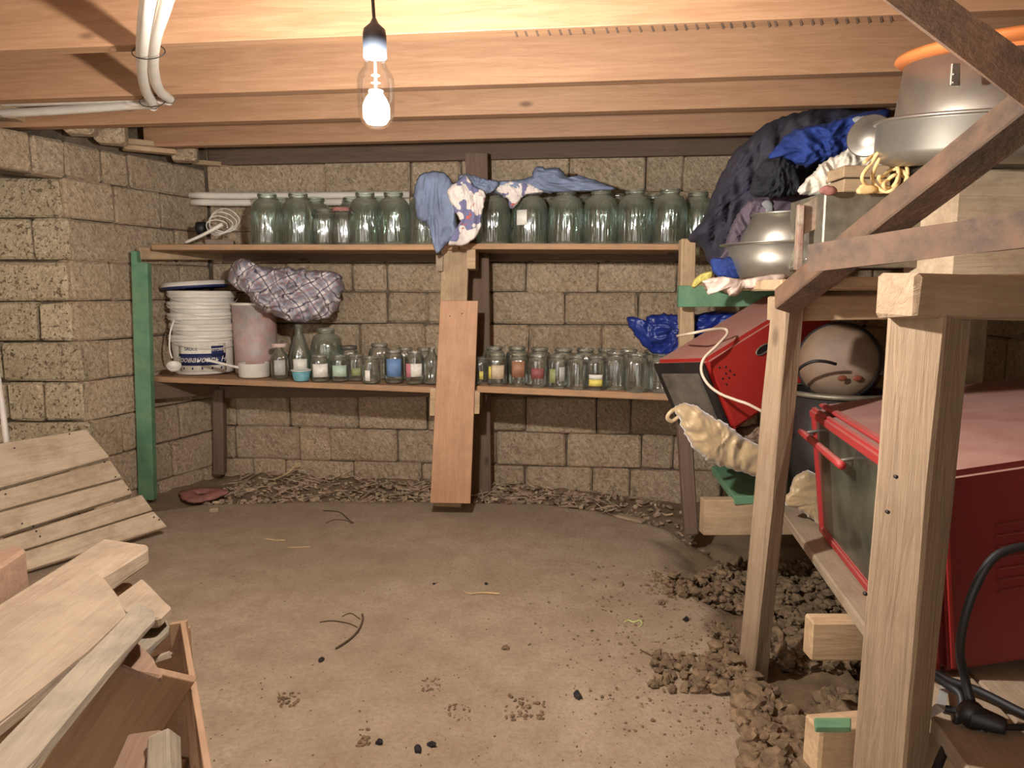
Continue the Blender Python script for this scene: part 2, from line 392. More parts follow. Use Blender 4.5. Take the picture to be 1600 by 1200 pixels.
# ------------------------------------------------------------------ floor
edge_px = [(120, 812), (240, 800), (320, 788), (500, 783), (700, 784), (850, 786), (930, 796), (1000, 812), (1060, 830), (1120, 852), (1165, 880)]
EDGE = [Z(x, y, 0) for x, y in edge_px]
def yedge(x):
    if x <= EDGE[0].x: return EDGE[0].y
    for a, b in zip(EDGE, EDGE[1:]):
        if x <= b.x: return a.y + (b.y - a.y) * (x - a.x) / (b.x - a.x)
    return EDGE[-1].y - (x - EDGE[-1].x) * 6
def sst(a, b, x):
    t = max(0, min(1, (x - a) / (b - a))); return t * t * (3 - 2 * t)
def dug(x, y):      # turned soil below the rack on the right
    return sst(.60, .74, x + .06 * noise.noise(V((x * 6, y * 6, 1)))) * (1 - sst(2.75, 3.1, y)) if y < 3 else 0
def fh(x, y):
    h = .006 * noise.noise(V((x * 2, y * 2, 0))) + .0018 * noise.noise(V((x * 12, y * 12, 3)))
    o = y - yedge(x) + .02 * noise.noise(V((x * 5, y * 5, 9)))
    drop = .03 + .08 * sst(-.2, .9, x)
    s = sst(-.01, .045, o)
    h += -drop * s + s * (.03 * sst(.05, .4, o) * (1 + noise.noise(V((x * 7, y * 7, 4)))) + .008 * noise.noise(V((x * 30, y * 30, 4))))
    d = dug(x, y) * (1 - s)
    h += d * (-.07 + .035 * noise.noise(V((x * 9, y * 9, 7))) + .018 * abs(noise.noise(V((x * 25, y * 25, 2)))) * 2)
    return h
bm = bmesh.new(); nx, ny = 200, 210; X0, X1, Y0, Y1 = -2.6, 2.15, -1.2, 4.15
gr = [[None] * ny for _ in range(nx)]
for i in range(nx):
    for j in range(ny):
        x = X0 + (X1 - X0) * i / (nx - 1); t = j / (ny - 1); y = Y0 + (Y1 - Y0) * t
        gr[i][j] = bm.verts.new((x, y, fh(x, y)))
for i in range(nx - 1):
    for j in range(ny - 1): bm.faces.new((gr[i][j], gr[i + 1][j], gr[i + 1][j + 1], gr[i][j + 1]))
me = mesh_from(bm, 'floor', True)
for p in me.polygons[:1]:
    if p.normal.z < 0: me.flip_normals()
at = me.attributes.new('dug', 'FLOAT', 'POINT')
for v in me.vertices:
    x, y = v.co.x, v.co.y
    at.data[v.index].value = max(dug(x, y), .75 * sst(-.01, .05, y - yedge(x)))
fl = link('floor', me, Matrix(), None, M_floor); tag(fl, kind='structure')

# ------------------------------------------------------------------ walls of sawn limestone blocks
def Vn(d): return V((d.y, -d.x, 0))
def block_bm(sx, sy, sz, rough):
    bm = bmesh.new(); bmesh.ops.create_cube(bm, size=1)
    for v in bm.verts: v.co = V((v.co.x * sx, v.co.y * sy, v.co.z * sz)) + V([random.uniform(-1, 1) * rough * k for k in (.7, .5, .5)])
    bmesh.ops.bevel(bm, geom=list(bm.edges), offset=random.uniform(.004, .011) + rough * .6, segments=1, affect='EDGES')
    jit(bm, rough * .35)
    return bm
def wallframe(name, A, B, z0, z1, th=.16, back=.028):
    """backing mortar slab; returns parent, origin, D, N"""
    D = (B - A); L = D.length; D.normalize(); Nn = V((D.y, -D.x, 0))
    if Nn.dot(V((0, .5, 0)) - A) < 0 and name != 'wall_fill_blocker': pass
    c = A + D * L / 2 - Nn * (back + th / 2); c.z = (z0 + z1) / 2
    M = frame(c, D, V((0, 0, 1)))
    o = link(name, mesh_from(box_bm(L, th, z1 - z0, 0), name), M, None, M_mortar); tag(o, kind='structure')
    return o, A, D, Nn
def course(par, A, D, Nn, z0, z1, us, mat, depth=.1, gap=.0062, rough=.006, off=0):
    for u0, u1 in zip(us, us[1:]):
        pr = off + random.uniform(-.004, .008)
        c = A + D * (u0 + u1) / 2 + Nn * (pr - depth / 2); c.z = (z0 + z1) / 2 + random.uniform(-.002, .002)
        g = gap * random.uniform(.5, 1.6)
        M = frame(c, D, V((random.uniform(-.012, .012), 0, 1)))
        link('block', mesh_from(block_bm(u1 - u0 - g, depth, z1 - z0 - g * .8, rough), 'block'), M, par, mat)
CORN = P(340, 600, 3.98); CORN.z = 0
BE = P(1060, 600, 3.70); BE.z = 0
Db = (BE - CORN).normalized(); Bend = CORN + Db * 3.9; NB = V((Db.y, -Db.x, 0))
wb, A0, Dv, Nn = wallframe('wall_back', CORN - Db * .3, Bend, -.2, 2.0)
A0 = CORN.copy()
ys = [247, 303, 357, 410, 457, 507, 563, 619, 675, 728, 782, 840]
zs = [PL(800, y, CORN, NB).z for y in ys]
joints = {0: [507, 640, 720, 890, 1010, 1068], 1: [430, 540, 660, 770, 880, 990, 1100], 2: [480, 600, 700, 830, 950, 1060],
          3: [448, 549, 603, 700, 822, 935, 1057], 4: [395, 500, 605, 668, 770, 882, 998, 1110], 5: [460, 562, 664, 760, 826, 941, 1050],
          6: [400, 510, 612, 710, 790, 895, 1000], 7: [368, 453, 560, 667, 715, 821, 932, 986, 1065], 8: [367, 468, 515, 620, 690, 775, 885, 1003, 1053],
          9: [397, 447, 552, 659, 720, 820, 926, 985, 1070], 10: [430, 530, 640, 750, 860, 965]}
for k in range(11):
    us = [0.0] + [(PL(x, (ys[k] + ys[k + 1]) / 2, CORN, NB) - CORN).dot(Db) for x in joints[k]]
    while us[-1] < 3.75: us.append(us[-1] + random.choice([.4, .39, .38, .2]))
    us = [us[0]] + [u for u in us[1:] if u > .06]
    if len(us) > 1 and us[1] < .0: us = us[1:]
    course(wb, A0, Db, NB, zs[k + 1], zs[k], us, M_stone)
course(wb, A0, Db, NB, zs[0], zs[0] + .19, [i * .4 for i in range(10)], M_stone)

PF = P(125, 600, 3.2); PF.z = 0                     # arris of the pier on the left
yl = [218, 277, 341, 407, 471, 534, 597, 659, 722, 786, 850, 915]
zl = [P(125, y, 3.2).z for y in yl]
Ds = (CORN - PF).normalized(); Ls = (CORN - PF).length
wl, Al, Dl, Nl = wallframe('wall_left', PF + Ds * .05, CORN + Ds * .1, zl[-1], 2.0, .12, .03)
boxat('lintel', PF - Ds * .17 - Vn(Ds) * .09 + V((0, 0, (zl[0] + zl[1]) / 2)), (.42, .1, zl[0] - zl[1]), M_mortar, wl, rz=math.atan2(Ds.y, Ds.x), bev=0)
NS = V((Ds.y, -Ds.x, 0))
sj = {0: [.02, .2, .34, .62, .82], 1: [.25, .52, .8], 2: [.42, .6, .86], 3: [.2, .36, .62], 4: [.4, .7], 5: [.16, .36, .62, .8], 6: [.38, .66], 7: [.2, .3, .56, .8], 8: [.3, .5, .8], 9: [.4, .7], 10: [.3, .6]}
for k in range(11):
    us = [0.0 if k else -.36] + ([-.13, .02] if k == 0 else []) + [u for u in sj[k] if u > .03] 
    us = sorted(set([u for u in us if u < Ls - .06])) + [Ls - .002]
    course(wl, PF, Ds, NS, zl[k + 1], zl[k], us, M_stone, rough=.006)
# pier face that looks at the camera
Dp = V((-1, 0.04, 0)).normalized(); NP = V((-Dp.y, Dp.x, 0))
if NP.y > 0: NP = -NP
wp = link('wall_pier', mesh_from(box_bm(.72, .1, 2.0 - zl[-1], 0)), frame(PF + Dp * .38 - NP * .09 + V((0, 0, (2.0 + zl[-1]) / 2)), V((1, -.04, 0)), V((0, 0, 1))), None, M_mortar); tag(wp, kind='structure')
pj = {1: [0, .36, .7], 2: [0, .165, .56, .7], 3: [0, .37, .7], 4: [0, .17, .5, .7], 5: [0, .36, .7], 6: [0, .175, .35, .7], 7: [0, .38, .7], 8: [0, .2, .6, .7], 9: [0, .38, .7], 10: [0, .2, .6]}
for k, us in pj.items():
    o_ = [-.018, .01, -.02, -.005, .02, .015, .03, .02, .02, .02][k - 1]
    us = [us[0] - o_] + us[1:]
    course(wp, PF, Dp, NP, zl[k + 1], zl[k], us, M_stone2, depth=.12, gap=.014, rough=.007, off=.005)
# small make-up pieces on top of the wall
for (x0, x1, y0, y1, Y, m) in [(93, 138, 186, 207, 3.12, M_stone), (140, 187, 187, 222, 3.25, M_stone), (262, 301, 220, 250, 3.6, M_stone)]:
    a, b = P(x0, y0, Y), P(x1, y1, Y)
    link('block', mesh_from(block_bm(b.x - a.x, .1, a.z - b.z, .004)), frame(V(((a.x + b.x) / 2, Y + .05, (a.z + b.z) / 2)), V((1, .3, 0)), V((0, 0, 1))), wl, m)
for (x0, x1, y0, y1, Y) in [(190, 258, 217, 226, 3.42), (192, 255, 227, 234, 3.4), (300, 362, 250, 257, 3.9)]:
    a, b = P(x0, y0, Y), P(x1, y1, Y)
    bar('shim', V((a.x, Y, (a.z + b.z) / 2)), V((b.x, Y + .12, (a.z + b.z) / 2)), .07, abs(a.z - b.z), M_old, wl)
link('infill', mesh_from(box_bm(.9, .2, .4, 0)), T(-2.45, 3.75, 1.86), wl, M_mortar)
wq = link('wall_side', mesh_from(box_bm(.12, 4.3, 2.1, 0)), T(-2.66, 1.1, .85), None, M_stone); tag(wq, kind='structure')
# right wall
RA = Bend + V((-.0, 0, 0)); RX = 2.05
wr, Ar, Dr, Nr = wallframe('wall_right', V((RX, 3.72, 0)), V((RX, -1.2, 0)), -.2, 2.0)
for k in range(10):
    us = [(.2 if k % 2 else 0)]
    us = [0] + ([.2] if k % 2 else [])
    while us[-1] < 2.6: us.append(us[-1] + .4)
    course(wr, V((RX, 3.72, 0)), V((0, -1, 0)), V((-1, 0, 0)), -.1 + k * .192, -.1 + (k + 1) * .192, us, M_stone)

wf = link('wall_fill_blocker', mesh_from(box_bm(2.3, .14, 2.2, 0)), T(.95, -1.25, .9), None, M_stone); tag(wf, kind='structure')  # unseen slab added behind the camera so world fill enters only from the left
# ------------------------------------------------------------------ ceiling with joists
ZB = 1.73
ang = math.atan2(Db.y, Db.x)
ce = link('ceiling', mesh_from(box_bm(5.2, 5.6, .03, 0)), T(-.2, 1.55, ZB + .235), None, M_ceil); tag(ce, kind='structure')
jy = [Z(800, y, ZB).y for y in (46, 131, 178, 216)] + [PL(800, 247, CORN, NB).y - .03]
jy = [jy[0] - .46 * k for k in (6, 5, 4, 3, 2, 1)] + jy
dirj = V((math.cos(ang), math.sin(ang), 0))
for n_, y in enumerate(jy):
    c = V((0, y + .027, ZB + .11)); xa, xb = -2.6, 2.05
    if n_ == len(jy) - 1: xa = P(300, 235, y).x
    elif n_ == len(jy) - 2: xa = P(187, 200, y).x
    o = bar('joist', c + dirj * xa, c + dirj * xb, .054, .22, M_joist if n_ < len(jy) - 1 else M_dark, ce, bev=.002, j=.001)
# row of saw kerfs left in the underside of the joist nearest the lamp
yk = jy[5 + 1] if len(jy) > 6 else jy[-5]
kp = None
for i in range(34):
    px = 805 + (i // 2) * 36 + (i % 2) * 15 + random.uniform(-3, 3)
    q = Z(px, 52 - (px - 800) * .045, ZB)
    x = q.x; c = V((0, yk + .027, ZB + .001)) + dirj * x
    bar('kerf', c + V((-.004, -.016, 0)), c + V((.002 + .0006 * i, .027, 0)), .0055, .004, M_dark, ce, bev=0, j=0)

# ------------------------------------------------------------------ bulb on its cord
BY = 1.32
bc = P(586, 150, BY); top = P(586, 88, BY); bot = P(586, 203, BY)
Lb = top.z - bot.z
bt = thing('pendant_bulb', 'lit clear glass bulb hanging on a dark cord from the joists', 'lamp', (top.x, BY, bot.z))
rb = 27.5 * PXS(BY)
Mb = T(top.x, BY, bot.z)
lathe('glass_envelope', [(0, 0), (rb * .45, Lb * .025), (rb * .8, Lb * .1), (rb * .97, Lb * .2), (rb, Lb * .32), (rb, Lb * .68), (rb * .9, Lb * .76), (rb * .66, Lb * .84), (rb * .58, Lb * .9), (rb * .58, Lb)], Mb, M_envelope, bt)
lathe('glowing_core', [(.0005, Lb * .06), (.017, Lb * .09), (.0235, Lb * .17), (.0235, Lb * .32), (.018, Lb * .42), (.011, Lb * .5)], Mb, M_emit, bt, 16)
lathe('filament_post', [(0, Lb * .525), (.013, Lb * .525), (.013, Lb * .54), (.003, Lb * .56), (.003, Lb * .62), (.009, Lb * .64), (.003, Lb * .66), (.003, Lb * .72), (.008, Lb * .74), (.003, Lb * .77), (.003, Lb), (0, Lb)], Mb, M_label_w, bt, 12)
lathe('lamp_socket', [(0, Lb - .002), (.021, Lb - .002), (.021, Lb + .035), (.019, Lb + .045), (.008, Lb + .055), (.003, Lb + .065), (0, Lb + .066)], Mb, M_socket, bt, 20)
tube('cord', [V((top.x, BY, bot.z + Lb + .06)), V((top.x - .002, BY, bot.z + Lb + .12)), V((top.x + .001, BY, bot.z + Lb + .2)), V((top.x, BY + .05, ZB + .02)), V((top.x, BY + .09, ZB + .2))], .003, M_black, bt)

# ------------------------------------------------------------------ white pipes
for k, (dx, dz) in enumerate(((0, 0), (17, -6))):
    pts = [P(243 + 1.9 * dx, -60, 1.42), P(230 + 1.5 * dx, 10, 1.62), P(224 + dx, 60, 1.88), P(222 + dx, 105, 2.2), P(228 + dx * 1.2, 140, 2.45), P(240 + dx * 1.55, 164 + dz * 1.5, 2.62)]
    t = tube('water_pipe', pts, .0165, M_pipe, n=6, seg=12)
    tag(t, ['white plastic pipe, left one of the curved pair tied under the joists', 'white plastic pipe, right one of the curved pair tied under the joists'][k], 'pipe', 'white pipes')
    pts2 = [P(240 + dx * 1.5, 166 + dz * 1.5, 2.66), P(215, 164 - k * 9, 2.72), P(120, 171 - k * 14, 2.85), P(30, 176 - k * 16, 2.95), P(-40, 178 - k * 16, 3.05)]
    t2 = tube('water_pipe', pts2, .0165, M_pipe, n=6, seg=12)
    tag(t2, ['lower of two white pipes running left to the wall top', 'upper of two white pipes running left to the wall top'][k], 'pipe', 'white pipes')
for k, (px, py, Y) in enumerate([(232, 81, 2.0), (238, 158, 2.56)]):
    c = P(px, py, Y); pts = [c + V((math.cos(a) * .045, 0.0 + math.sin(a) * .01, math.sin(a) * .022)) for a in [i * math.pi / 4 for i in range(8)]]
    tag(tube('tie_wire', pts, .0015, M_black, closed=True, n=4, seg=6), ['thin dark wire tied round the upper bend of the white pipes', 'thin dark wire tied round the elbows of the white pipes'][k], 'wire')
for k, y in enumerate((307, 318)):
    tag(tube('wall_pipe', [P(297 + 3 * k, y - 2, 3.86), P(398, y - 1, 3.84), P(640, y - 3, 3.8)], .018, M_pipe, n=3, seg=10), ['upper white pipe lying along the back wall above the jars', 'lower white pipe lying along the back wall above the jars'][k], 'pipe', 'white pipes')
tag(tube('thin_pipe', [P(-8, 560, 3.05), P(4, 640, 3.0), P(11, 700, 2.96)], .012, M_pipe, n=3, seg=10), 'thin white pipe leaning behind the board panel at the left edge', 'pipe')
tag(bar('timber_offcut', P(-20, 165, 3.0), P(32, 168, 3.02), .08, .1, M_old), 'rough timber end wedged on the wall top above the pipes', 'timber')

# ------------------------------------------------------------------ shelf along the back wall
UL, UR = P(236, 382, 3.45), P(1064, 381, 3.10)
LL, LR = P(232, 588, 3.50), P(1054, 616, 3.02)
def uz(x): return UL.z + (UR.z - UL.z) * (x - UL.x) / (UR.x - UL.x)
def lz(x): return LL.z + (LR.z - LL.z) * (x - LL.x) / (LR.x - LL.x)
def uy(x): return UL.y + (UR.y - UL.y) * (x - UL.x) / (UR.x - UL.x)
def ly(x): return LL.y + (LR.y - LL.y) * (x - LL.x) / (LR.x - LL.x)
sh = thing('storage_shelf', 'two-tier timber shelf with green front post standing along the stone back wall', 'shelf', (-.3, 3.4, 0))
def sboard(a, b, f, t, depth):
    A = a; B = b; bk = V((-(B - A).y, (B - A).x, 0)).normalized()
    e = bk * depth
    return slab('shelf_board', [A, B, B + e, A + e], V((0, 0, -t)), M_shelf, sh, .003, grain=B - A)
um = P(716, 381.5, uy(P(716, 381, 3.3).x))
sboard(UL, um, uy, .026, .2); sboard(UL + V((-.0, .205, 0)), um + V((0, .205, 0)), uy, .024, .2)
um2 = um + V((.004, 0, .004)); sboard(um2, UR, uy, .026, .2); sboard(um2 + V((0, .205, 0)), UR + V((0, .205, 0)), uy, .024, .2)
lm = P(678, 605, 3.24); lm2 = P(745, 603, 3.2)
sboard(LL, lm, ly, .028, .19); sboard(LL + V((0, .195, 0)), lm + V((0, .195, 0)), ly, .028, .19)
sboard(lm2, LR, ly, .03, .19); sboard(lm2 + V((0, .195, 0)), LR + V((0, .195, 0)), ly, .028, .19)
g_ = slab('post', [P(204, 392, 3.42), P(213, 392, 3.42), P(214, 410, 3.42), P(230, 411, 3.42), P(240, 782, 3.42), P(216, 782, 3.42)], V((0, .04, 0)), M_green, sh, .002, grain=V((0, 0, 1)))
g_['label'] = 'green painted front post'
bar('cross_rail', P(216, 396, 3.46), P(352, 397, 3.92), .03, .06, M_old, sh)
bar('cross_rail', P(231, 610, 3.46), P(346, 602, 3.92), .05, .095, M_dark, sh)
bar('post', P(343, 608, 3.86), P(344, 740, 3.86), .05, .06, M_dark, sh, up=V((1, 0, 0)))
bar('post', P(745, 240, 3.6), P(752, 795, 3.6), .05, .11, M_dark, sh, up=V((1, 0, 0)))
bar('post', P(712, 388, 3.30), P(700, 790, 3.27), .05, .125, M_old, sh, up=V((1, 0, 0)))
pk = slab('front_plank', [P(747, 470, 3.21), P(735, 787, 3.15), P(672, 786, 3.15), P(688, 470, 3.21)], V((0, .028, 0)), M_plank, sh, .002)
pk['label'] = 'smooth orange plank fixed over the middle post'
for px, py in ((703, 494), (722, 490), (735, 497), (705, 507), (719, 500), (720, 526), (704, 518), (722, 604), (690, 604)):
    lathe('nail', [(0, -.003), (.003, -.003), (.003, .0005), (0, .001)], T(P(px, py, 3.206 if py < 530 else 3.19)) @ Matrix.Rotation(math.pi / 2, 4, 'X'), M_black, pk, 8)
slab('bracket', [P(681, 398, 3.25), P(692, 398, 3.25), P(692, 424, 3.25), P(681, 424, 3.25)], V((0, .3, 0)), M_pale, sh)
slab('bracket', [P(729, 385, 3.24), P(743, 385, 3.24), P(743, 420, 3.24), P(729, 420, 3.24)], V((0, .3, 0)), M_old, sh)
slab('bracket', [P(672, 606, 3.24), P(684, 606, 3.24), P(682, 650, 3.24), P(671, 650, 3.24)], V((0, .3, 0)), M_old, sh)
slab('bracket', [P(736, 610, 3.20), P(750, 611, 3.20), P(749, 647, 3.20), P(735, 647, 3.20)], V((0, .3, 0)), M_old, sh)
bar('back_rail', P(350, 398, 3.88), P(1060, 396, 3.60), .035, .07, M_dark, sh)
bar('back_rail', P(345, 612, 3.88), P(1058, 606, 3.56), .035, .07, M_dark, sh)

# ------------------------------------------------------------------ jars
def prof_jar(Rr, Hh, nk=.62, sh_=.58):
    """cylinder, domed shoulder, short neck with a bead"""
    n = Rr * nk; p = [(0, .006), (Rr * .55, .004), (Rr * .86, 0), (Rr * .97, .004), (Rr, .014), (Rr, Hh * sh_)]
    z1 = Hh * .88
    for k in range(1, 7):
        t = k / 6 * math.pi / 2; p.append((n + (Rr - n) * math.cos(t), Hh * sh_ + (z1 - Hh * sh_) * math.sin(t)))
    return p + [(n, Hh * .925), (n * 1.08, Hh * .935), (n * 1.1, Hh * .96), (n * 1.08, Hh * .985), (n, Hh)]
JM = {'G': (lathe_me(prof_jar(.0795, .245, .52, .56), 32, 'jar'), M_glassG, .0795, .245), 'L': (lathe_me(prof_jar(.056, .172, .70, .68), 28, 'jar'), M_glassC, .056, .172),
      'M': (lathe_me(prof_jar(.045, .154, .76, .70), 26, 'jar'), M_glassC, .045, .154), 'S': (lathe_me(prof_jar(.043, .125, .8, .68), 26, 'jar'), M_glassC, .043, .125),
      'B': (lathe_me([(0, .004), (.05, 0), (.055, .01), (.055, .09), (.05, .12), (.03, .19), (.02, .215), (.018, .25), (.022, .252), (.022, .262), (.018, .264)], 26, 'bottle'), M_glassG, .055, .264),
      'D': (lathe_me([(0, .004), (.036, 0), (.042, .008), (.042, .1), (.04, .115), (.02, .14), (.016, .15), (.016, .17)], 24, 'bottle'), M_glassC, .042, .17)}
for k, (me_, m_, _r, _h) in JM.items(): me_.materials.append(m_)
def label_patch(Rr, z0, z1, a0, a1, mat, parent, M, name='paper_label'):
    bm = bmesh.new(); n = 10; rows = []
    for r_ in (Rr + .0008, Rr + .0014):
        rows.append([[bm.verts.new((r_ * math.cos(a0 + (a1 - a0) * i / n), r_ * math.sin(a0 + (a1 - a0) * i / n), z)) for i in range(n + 1)] for z in (z0, z1)])
    for i in range(n):
        bm.faces.new((rows[0][0][i], rows[0][0][i + 1], rows[0][1][i + 1], rows[0][1][i])); bm.faces.new((rows[1][0][i], rows[1][1][i], rows[1][1][i + 1], rows[1][0][i + 1]))
        for z in (0, 1): bm.faces.new((rows[0][z][i], rows[1][z][i], rows[1][z][i + 1], rows[0][z][i + 1]))
    for i in (0, n): bm.faces.new((rows[0][0][i], rows[0][1][i], rows[1][1][i], rows[1][0][i]))
    return link(name, mesh_from(bm, name, True), M, parent, mat)
def lab_mat(nm, c): return plain(nm, c, .6, nz=.12, ns=35)
LM = {k: lab_mat('label_' + k, c) for k, c in dict(white=(226, 220, 204), beige=(196, 174, 142), brown=(150, 104, 76), red=(140, 76, 72), yellow=(212, 194, 92), green=(140, 146, 96), blue=(100, 132, 170), pink=(198, 124, 128), mint=(176, 196, 172), grey=(176, 174, 164)).items()}
def jar(kind, x, y, z, label, group, labs=(), lid=None, name=None):
    me_, m_, Rr, Hh = JM[kind]
    name = name or ('glass_bottle' if kind in 'BD' else 'glass_jar')
    M = T(x, y, z) @ Matrix.Rotation(random.uniform(-.2, .2), 4, 'Z')
    root = thing(name, label, 'bottle' if kind in 'BD' else 'jar', M=M, group=group)
    link('glass_body', me_, M, root)
    for (f0, f1, deg0, deg1, lm_) in labs:
        c0 = math.atan2(-y, -x)
        Mz = T(x, y, z)
        label_patch(Rr, Hh * f0, Hh * f1, c0 + R(deg0), c0 + R(deg1), LM[lm_], root, Mz)
    if lid:
        n = Rr * (.57 if kind == 'G' else .76)
        lathe('lid', [(0, Hh + .003), (n * 1.1, Hh + .003), (n * 1.14, Hh), (n * 1.14, Hh - .014), (n * 1.1, Hh - .015)], M, lid, root, 22)
    return root
def upx(px, off): # point on the upper shelf at a photo column, 'off' behind its front edge
    y = 3.3
    for _ in range(4): d = ray(px, 370); x = d.x / d.y * y; y = uy(x) + off
    return x, y, uz(x)
def lpx(px, off):
    y = 3.2
    for _ in range(4): d = ray(px, 590); x = d.x / d.y * y; y = ly(x) + off
    return x, y, lz(x)
GU = 'jars on the upper shelf'
order = ['first', 'second', 'third', 'fourth', 'fifth', 'sixth', 'seventh', 'eighth', 'ninth', 'tenth', 'eleventh']
front = [(420, 'G', (), None), (468, 'G', (), None), (508, 'L', (), None), (537, 'L', (), 'pink'), (572, 'G', (), None), (616, 'G', (), None), (664, 'G', (), None),
         (771, 'G', (), None), (829, 'G', ((.35, .62, -52, -12, 'white'),), None), (884, 'G', (), None), (938, 'G', (), None), (991, 'G', (), None), (1045, 'G', (), None)]
ordL = ['leftmost large green-glass jar in the front row of the upper shelf', 'large green-glass jar next to the leftmost one, front row of the upper shelf', 'smaller open jar between the large jars at the left of the upper shelf',
        'small jar with a pink lid, front row of the upper shelf', 'large green-glass jar just right of the pink-lidded jar, upper shelf', 'large green-glass jar left of the hanging blue shirt, upper shelf', 'large green-glass jar behind the hanging blue shirt, upper shelf',
        'large green-glass jar just right of the patterned cloth, upper shelf', 'large green-glass jar with a scrap of white label under the cloth, upper shelf', 'fourth large front-row jar from the right end of the upper shelf',
        'third large front-row jar from the right end of the upper shelf', 'second large front-row jar from the right end of the upper shelf', 'rightmost large front-row jar on the upper shelf, dusty shoulder']
for (px, k, labs, lid), lb in zip(front, ordL):
    x, y, z = upx(px, .095); jar(k, x, y, z, lb, GU, labs, M_redbit if lid else None)
ordB = ['leftmost back-row jar on the upper shelf, behind the first two', 'second back-row jar from the left on the upper shelf', 'third back-row jar from the left on the upper shelf', 'fourth back-row jar from the left on the upper shelf',
        'back-row jar behind the patterned cloth on the upper shelf', 'back-row jar just right of the patterned cloth, upper shelf', 'fourth back-row jar from the right on the upper shelf', 'third back-row jar from the right on the upper shelf', 'second back-row jar from the right on the upper shelf', 'back-row jar beside the dark jacket at the right of the upper shelf']
for px, lb in zip((446, 495, 552, 598, 800, 856, 908, 962, 1018, 1098), ordB):
    x, y, z = upx(px, .095 if px == 1098 else .262)
    if px == 1098: y += .1
    jar('G', x, y, z, lb, GU)
GL = 'jars on the lower shelf'
W = lambda m, a=.2, b=.62, h=38: ((a, b, -h, h, m),)
low = [(438, 'D', .09, W('grey', .12, .55), 'small flask with a grey label beside the white saucepan'),
       (470, 'B', .22, W('white', .1, .34), 'tall tapering bottle with red-and-white label behind the teal cup'),
       (501, 'S', .05, W('white', .18, .68, 55), 'squat jar with white label and brown picture, right of the teal cup'),
       (531, 'S', .08, W('mint', .2, .62, 50), 'squat jar with pale green label, fourth from the saucepan'),
       (557, 'S', .13, W('green', .2, .5, 30), 'small olive-tinted jar with a half-torn label, lower shelf left'),
       (580, 'S', .05, ((.1, .5, -40, -8, 'white'),), 'small jar with a tiny white sticker at the front of the lower shelf'),
       (616, 'M', .09, W('blue', .2, .75, 50), 'jar with a bright blue label on the lower shelf'),
       (648, 'M', .09, ((.2, .62, -60, -25, 'pink'), (.22, .62, -24, 50, 'white')), 'jar with pink and white label left of the middle plank'),
       (675, 'D', .10, (), 'dark narrow bottle touching the left side of the middle plank'),
       (752, 'S', .15, W('yellow', .2, .5, 12), 'small jar half behind the middle plank, lower shelf right part'),
       (777, 'M', .07, ((.25, .66, -35, 45, 'beige'), (.25, .62, -60, -38, 'yellow')), 'jar with beige label nearest the middle plank on its right'),
       (810, 'M', .10, W('brown', .3, .78, 42), 'jar with brown label, right part of the lower shelf'),
       (840, 'M', .07, W('red', .3, .6, 40), 'jar with dark red label, right part of the lower shelf'),
       (871, 'M', .06, ((.2, .6, -52, -12, 'green'), (.25, .66, 10, 45, 'grey')), 'jar with a yellow-green and a grey label patch'),
       (901, 'M', .05, (), 'plain clear jar between the two yellow-labelled ones'),
       (931, 'M', .05, ((.15, .34, -42, 42, 'yellow'), (.345, .48, -42, 42, 'white')), 'jar with bright yellow and white label on the lower shelf'),
       (961, 'L', .10, (), 'greenish wide jar, third from the right end of the lower shelf'),
       (994, 'L', .05, (), 'clear wide jar, second from the right end of the lower shelf'),
       (1033, 'L', .06, (), 'clear wide jar at the right end of the lower shelf'),
       (512, 'G', .24, (), 'big three-litre jar standing behind under the plaid bag'),
       (547, 'M', .25, (), 'jar with a metal lid at the back of the lower shelf, left part'),
       (594, 'L', .24, (), 'wide jar in the back row behind the sticker jar'),
       (634, 'M', .25, (), 'back-row jar between the blue and the pink label jars'),
       (664, 'M', .26, (), 'back-row jar nearest the middle plank, left part'),
       (772, 'L', .23, (), 'back-row jar behind the beige label jar'), (808, 'L', .25, (), 'back-row jar behind the brown label jar'),
       (843, 'L', .22, (), 'back-row jar behind the dark red label jar'), (880, 'L', .20, (), 'back-row jar behind the yellow-green label jar'),
       (914, 'L', .24, (), 'back-row jar behind the plain clear jar'), (947, 'L', .25, (), 'back-row jar right of the bright yellow label'),
       (981, 'L', .24, (), 'back-row jar behind the second jar from the right end'), (1020, 'L', .22, (), 'back-row jar below the blue plastic bag')]
for px, k, off, labs, lb in low:
    x, y, z = lpx(px, off); jar(k, x, y, z, lb, GL, labs, M_greymetal if px == 547 else (M_pink if px == 438 else None))
# print on three of the labels
def text_me(s, size, Rc=None, ang=0, z=0, ext=.0004, shear=0, cx=None):
    cu = bpy.data.curves.new('t', 'FONT'); cu.body = s; cu.size = size; cu.align_x = 'CENTER'; cu.align_y = 'CENTER'; cu.extrude = ext; cu.shear = shear
    o = bpy.data.objects.new('t', cu); COL.objects.link(o); dg = bpy.context.evaluated_depsgraph_get(); dg.update()
    me_ = bpy.data.meshes.new_from_object(o.evaluated_get(dg)); bpy.data.objects.remove(o)
    if Rc:
        for v in me_.vertices:
            t = ang + v.co.x / Rc; r_ = Rc + .0012 + v.co.z; zz = z + v.co.y
            v.co = V((r_ * math.cos(t), r_ * math.sin(t), zz))
    return me_

